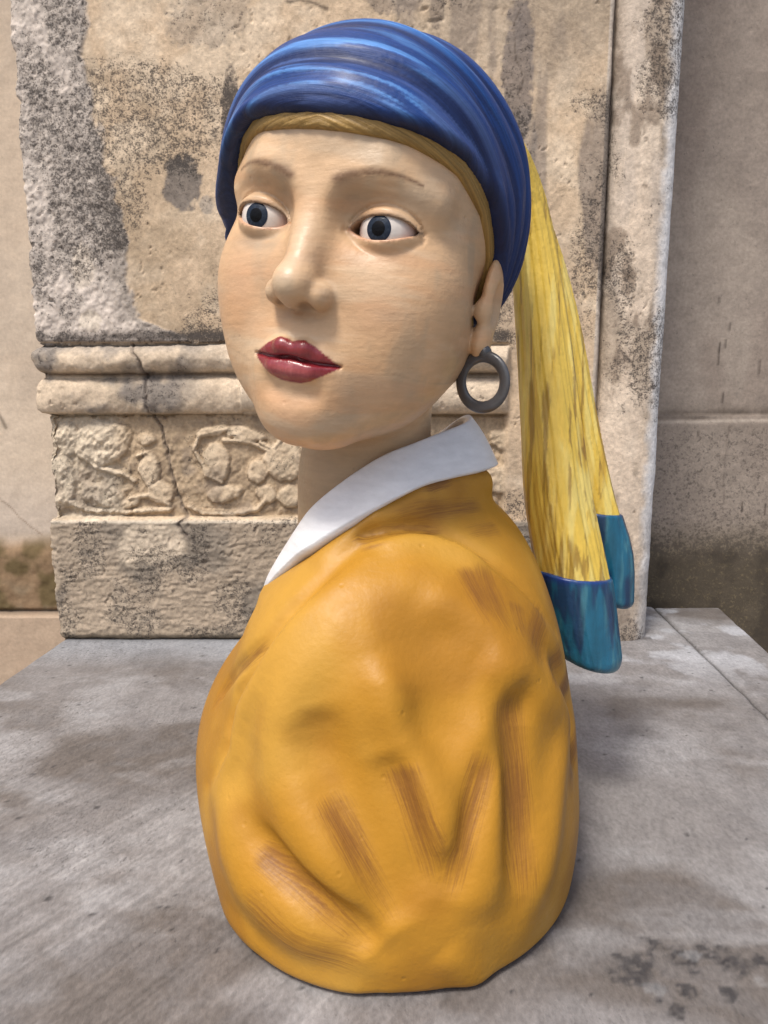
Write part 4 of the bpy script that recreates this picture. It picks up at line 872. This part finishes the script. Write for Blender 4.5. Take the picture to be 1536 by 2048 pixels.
def smock_colour(V, N):
    c = np.tile(f32((.455, .215, .017)), (len(V), 1))
    c = mixc(c, (.60, .345, .060), sst(.42, .66, fbm(V, 8, 4, 1)) * .5)
    c = mixc(c, (.34, .145, .010), sst(.48, .66, fbm(V, 14, 3, 5)) * .6)
    c = c * (.97 + .06 * fbm(V, (60, 60, 200), 3, 7)[:, None])
    return c
def smock_strokes(V, N):
    out = np.zeros((len(V), 4), np.float32)
    for i, (pts, w, amt) in enumerate(STROKES):
        L = f32(pts); k = np.where(((V > L.min(0) - 2 * w) & (V < L.max(0) + 2 * w)).all(1))[0]; P = V[k]
        if not len(k): continue
        best = np.full(len(P), 9, np.float32); sv = np.zeros(len(P), np.float32); tt = sv.copy(); n = len(L) - 1
        for j in range(n):
            ab = L[j + 1] - L[j]; t = ((P - L[j]) @ ab) / (ab @ ab); tc = np.clip(t, 0, 1); r = P - L[j] - tc[:, None] * ab
            e = np.sqrt((r * r).sum(1)); m = e < best; side = (np.cross(ab / np.linalg.norm(ab), N[k]) * r).sum(1)
            best = np.where(m, e, best); sv = np.where(m, side, sv); tt = np.where(m, (j + t) / n, tt)
        ln = np.linalg.norm(L[1:] - L[:-1], axis=1).sum()
        wd = w * 1.3 * (.75 + .35 * vn(np.stack([tt * 3, sv * 0, sv * 0], 1), 1, i))
        m = sst(1.35, .10, best / wd) * sst(-.12, .14, tt) * sst(1.35, .40, tt) * amt * (.82 + .3 * vn(np.stack([tt * 4, sv * 0, sv * 0], 1), 1, i + 60))
        u = m > out[k, 3]; kk = k[u]
        out[kk, 0] = sv[u]; out[kk, 1] = tt[u] * ln * 8; out[kk, 2] = i * .73; out[kk, 3] = m[u]
    return out
COLLAR = paint_mat('painted_white', .45, .45, (120, 30, 200), .04, .0006, 160, coat=.1)
def build_smock():
    V, Q, N = surface(smock_sdf, (-.22, .44, -.012), (.22, .90, .40), .0021)
    return part('smock', V, Q, SMOCK, smock_colour(V, N), N, flow=smock_strokes(V, N))
smock = build_smock()
def build_collar():
    n = 220; T = spline(Tn[-1:] + Tn + Tn[:2], n + 1); 
    def ring(P, m):
        P = np.asarray(P + P[:1] + P[1:2]); Pm = np.vstack([P[-3:-2], P]); 
        t = np.linspace(0, len(P) - 2, m, endpoint=False); i = t.astype(int); f = (t - i)[:, None]
        a, b, c, d = Pm[i], Pm[i + 1], Pm[i + 2], Pm[np.minimum(i + 3, len(Pm) - 1)]
        return .5 * ((2 * b) + (c - a) * f + (2 * a - 5 * b + 4 * c - d) * f ** 2 + (3 * b - a - 3 * c + d) * f ** 3)
    T = ring(list(Tn), n); B_ = ring(list(Bn_), n); cen = (T.mean(0) + B_.mean(0)) / 2
    U = B_ - T; U /= np.linalg.norm(U, axis=1)[:, None]; tan = np.roll(T, -1, 0) - np.roll(T, 1, 0); O = np.cross(tan, U); O /= np.linalg.norm(O, axis=1)[:, None]
    O *= np.sign(((B_ - cen) * O).sum(1).mean())
    th = .0034; rows = []
    m = 22
    for k in range(m):                                   # outer face, bottom to top
        s = k / (m - 1); rows.append(B_ * (1 - s) + T * s + O * (th * (.5 + .5 * math.sin(math.pi * min(1, s * 1.0)) ** .5 if 0 < s < 1 else th * 0) + .0035 * math.sin(math.pi * s))[..., None] if False else B_ * (1 - s) + T * s + O * (.0022 + th * math.sin(math.pi * (.08 + .84 * s)) ** .6))
    for k in range(8):
        s = k / 7; rows.append(T * (1 - s) + (T - U * -.02 * 1.0) * s - O * .004 * (1 - s * .0))
    rows = rows + [rows[-1] * .5 + (B_ - O * .008) * .5, B_ - O * .008]
    R = np.stack(rows); k = len(rows)
    g = R + .0006 * (vn(R.reshape(-1, 3), 60, 3).reshape(k, n, 1) - .5)
    i, j = np.meshgrid(np.arange(k), np.arange(n), indexing='ij')
    q = np.stack([i * n + j, i * n + (j + 1) % n, ((i + 1) % k) * n + (j + 1) % n, ((i + 1) % k) * n + j], -1).reshape(-1, 4)
    V = g.reshape(-1, 3); c = np.tile(f32((.80, .80, .81)), (len(V), 1)) * (.86 + .22 * fbm(V, (50, 50, 260), 4, 2)[:, None])
    return part('collar', V, q, COLLAR, c)
build_collar()
# earring: a plain dark hoop on a short post
METAL = paint_mat('painted_dark_grey', .33, .5, (120, 120, 120), .15, .0004, 200, coat=.4, base=(.07, .07, .075))
def build_hoop():
    top = to_world(f32([[.0800, -.010, -.057]]))[0]
    bmv = []; R_, r = .0190, .0046; nu, nv = 64, 16
    cen = top + f32((.002, -.004, -R_ - .001))
    for i in range(nu):
        a = 2 * math.pi * i / nu
        for j in range(nv):
            b = 2 * math.pi * j / nv; rr = R_ + r * math.cos(b) * 1.0
            bmv.append((cen[0] + rr * math.sin(a) * .80, cen[1] + r * math.sin(b) - rr * math.sin(a) * .55, cen[2] + rr * math.cos(a)))
    V = f32(bmv); i, j = np.meshgrid(np.arange(nu), np.arange(nv), indexing='ij')
    q = np.stack([i * nv + j, i * nv + (j + 1) % nv, ((i + 1) % nu) * nv + (j + 1) % nv, ((i + 1) % nu) * nv + j], -1).reshape(-1, 4)
    ring = part('hoop_earring', V, q, METAL)
    T, P_ = np.meshgrid(np.linspace(.01, math.pi - .01, 12), np.arange(20) / 20 * 2 * math.pi, indexing='ij')
    sp = np.stack([np.sin(T) * np.cos(P_), np.sin(T) * np.sin(P_), np.cos(T)], -1).reshape(-1, 3) * .0055 + top + f32((.003, -.004, .002))
    i, j = np.meshgrid(np.arange(11), np.arange(20), indexing='ij'); q = np.stack([i * 20 + j, (i + 1) * 20 + j, (i + 1) * 20 + (j + 1) % 20, i * 20 + (j + 1) % 20], -1).reshape(-1, 4)
    part('stud', sp, q, METAL, parent=ring)
    return ring
build_hoop()
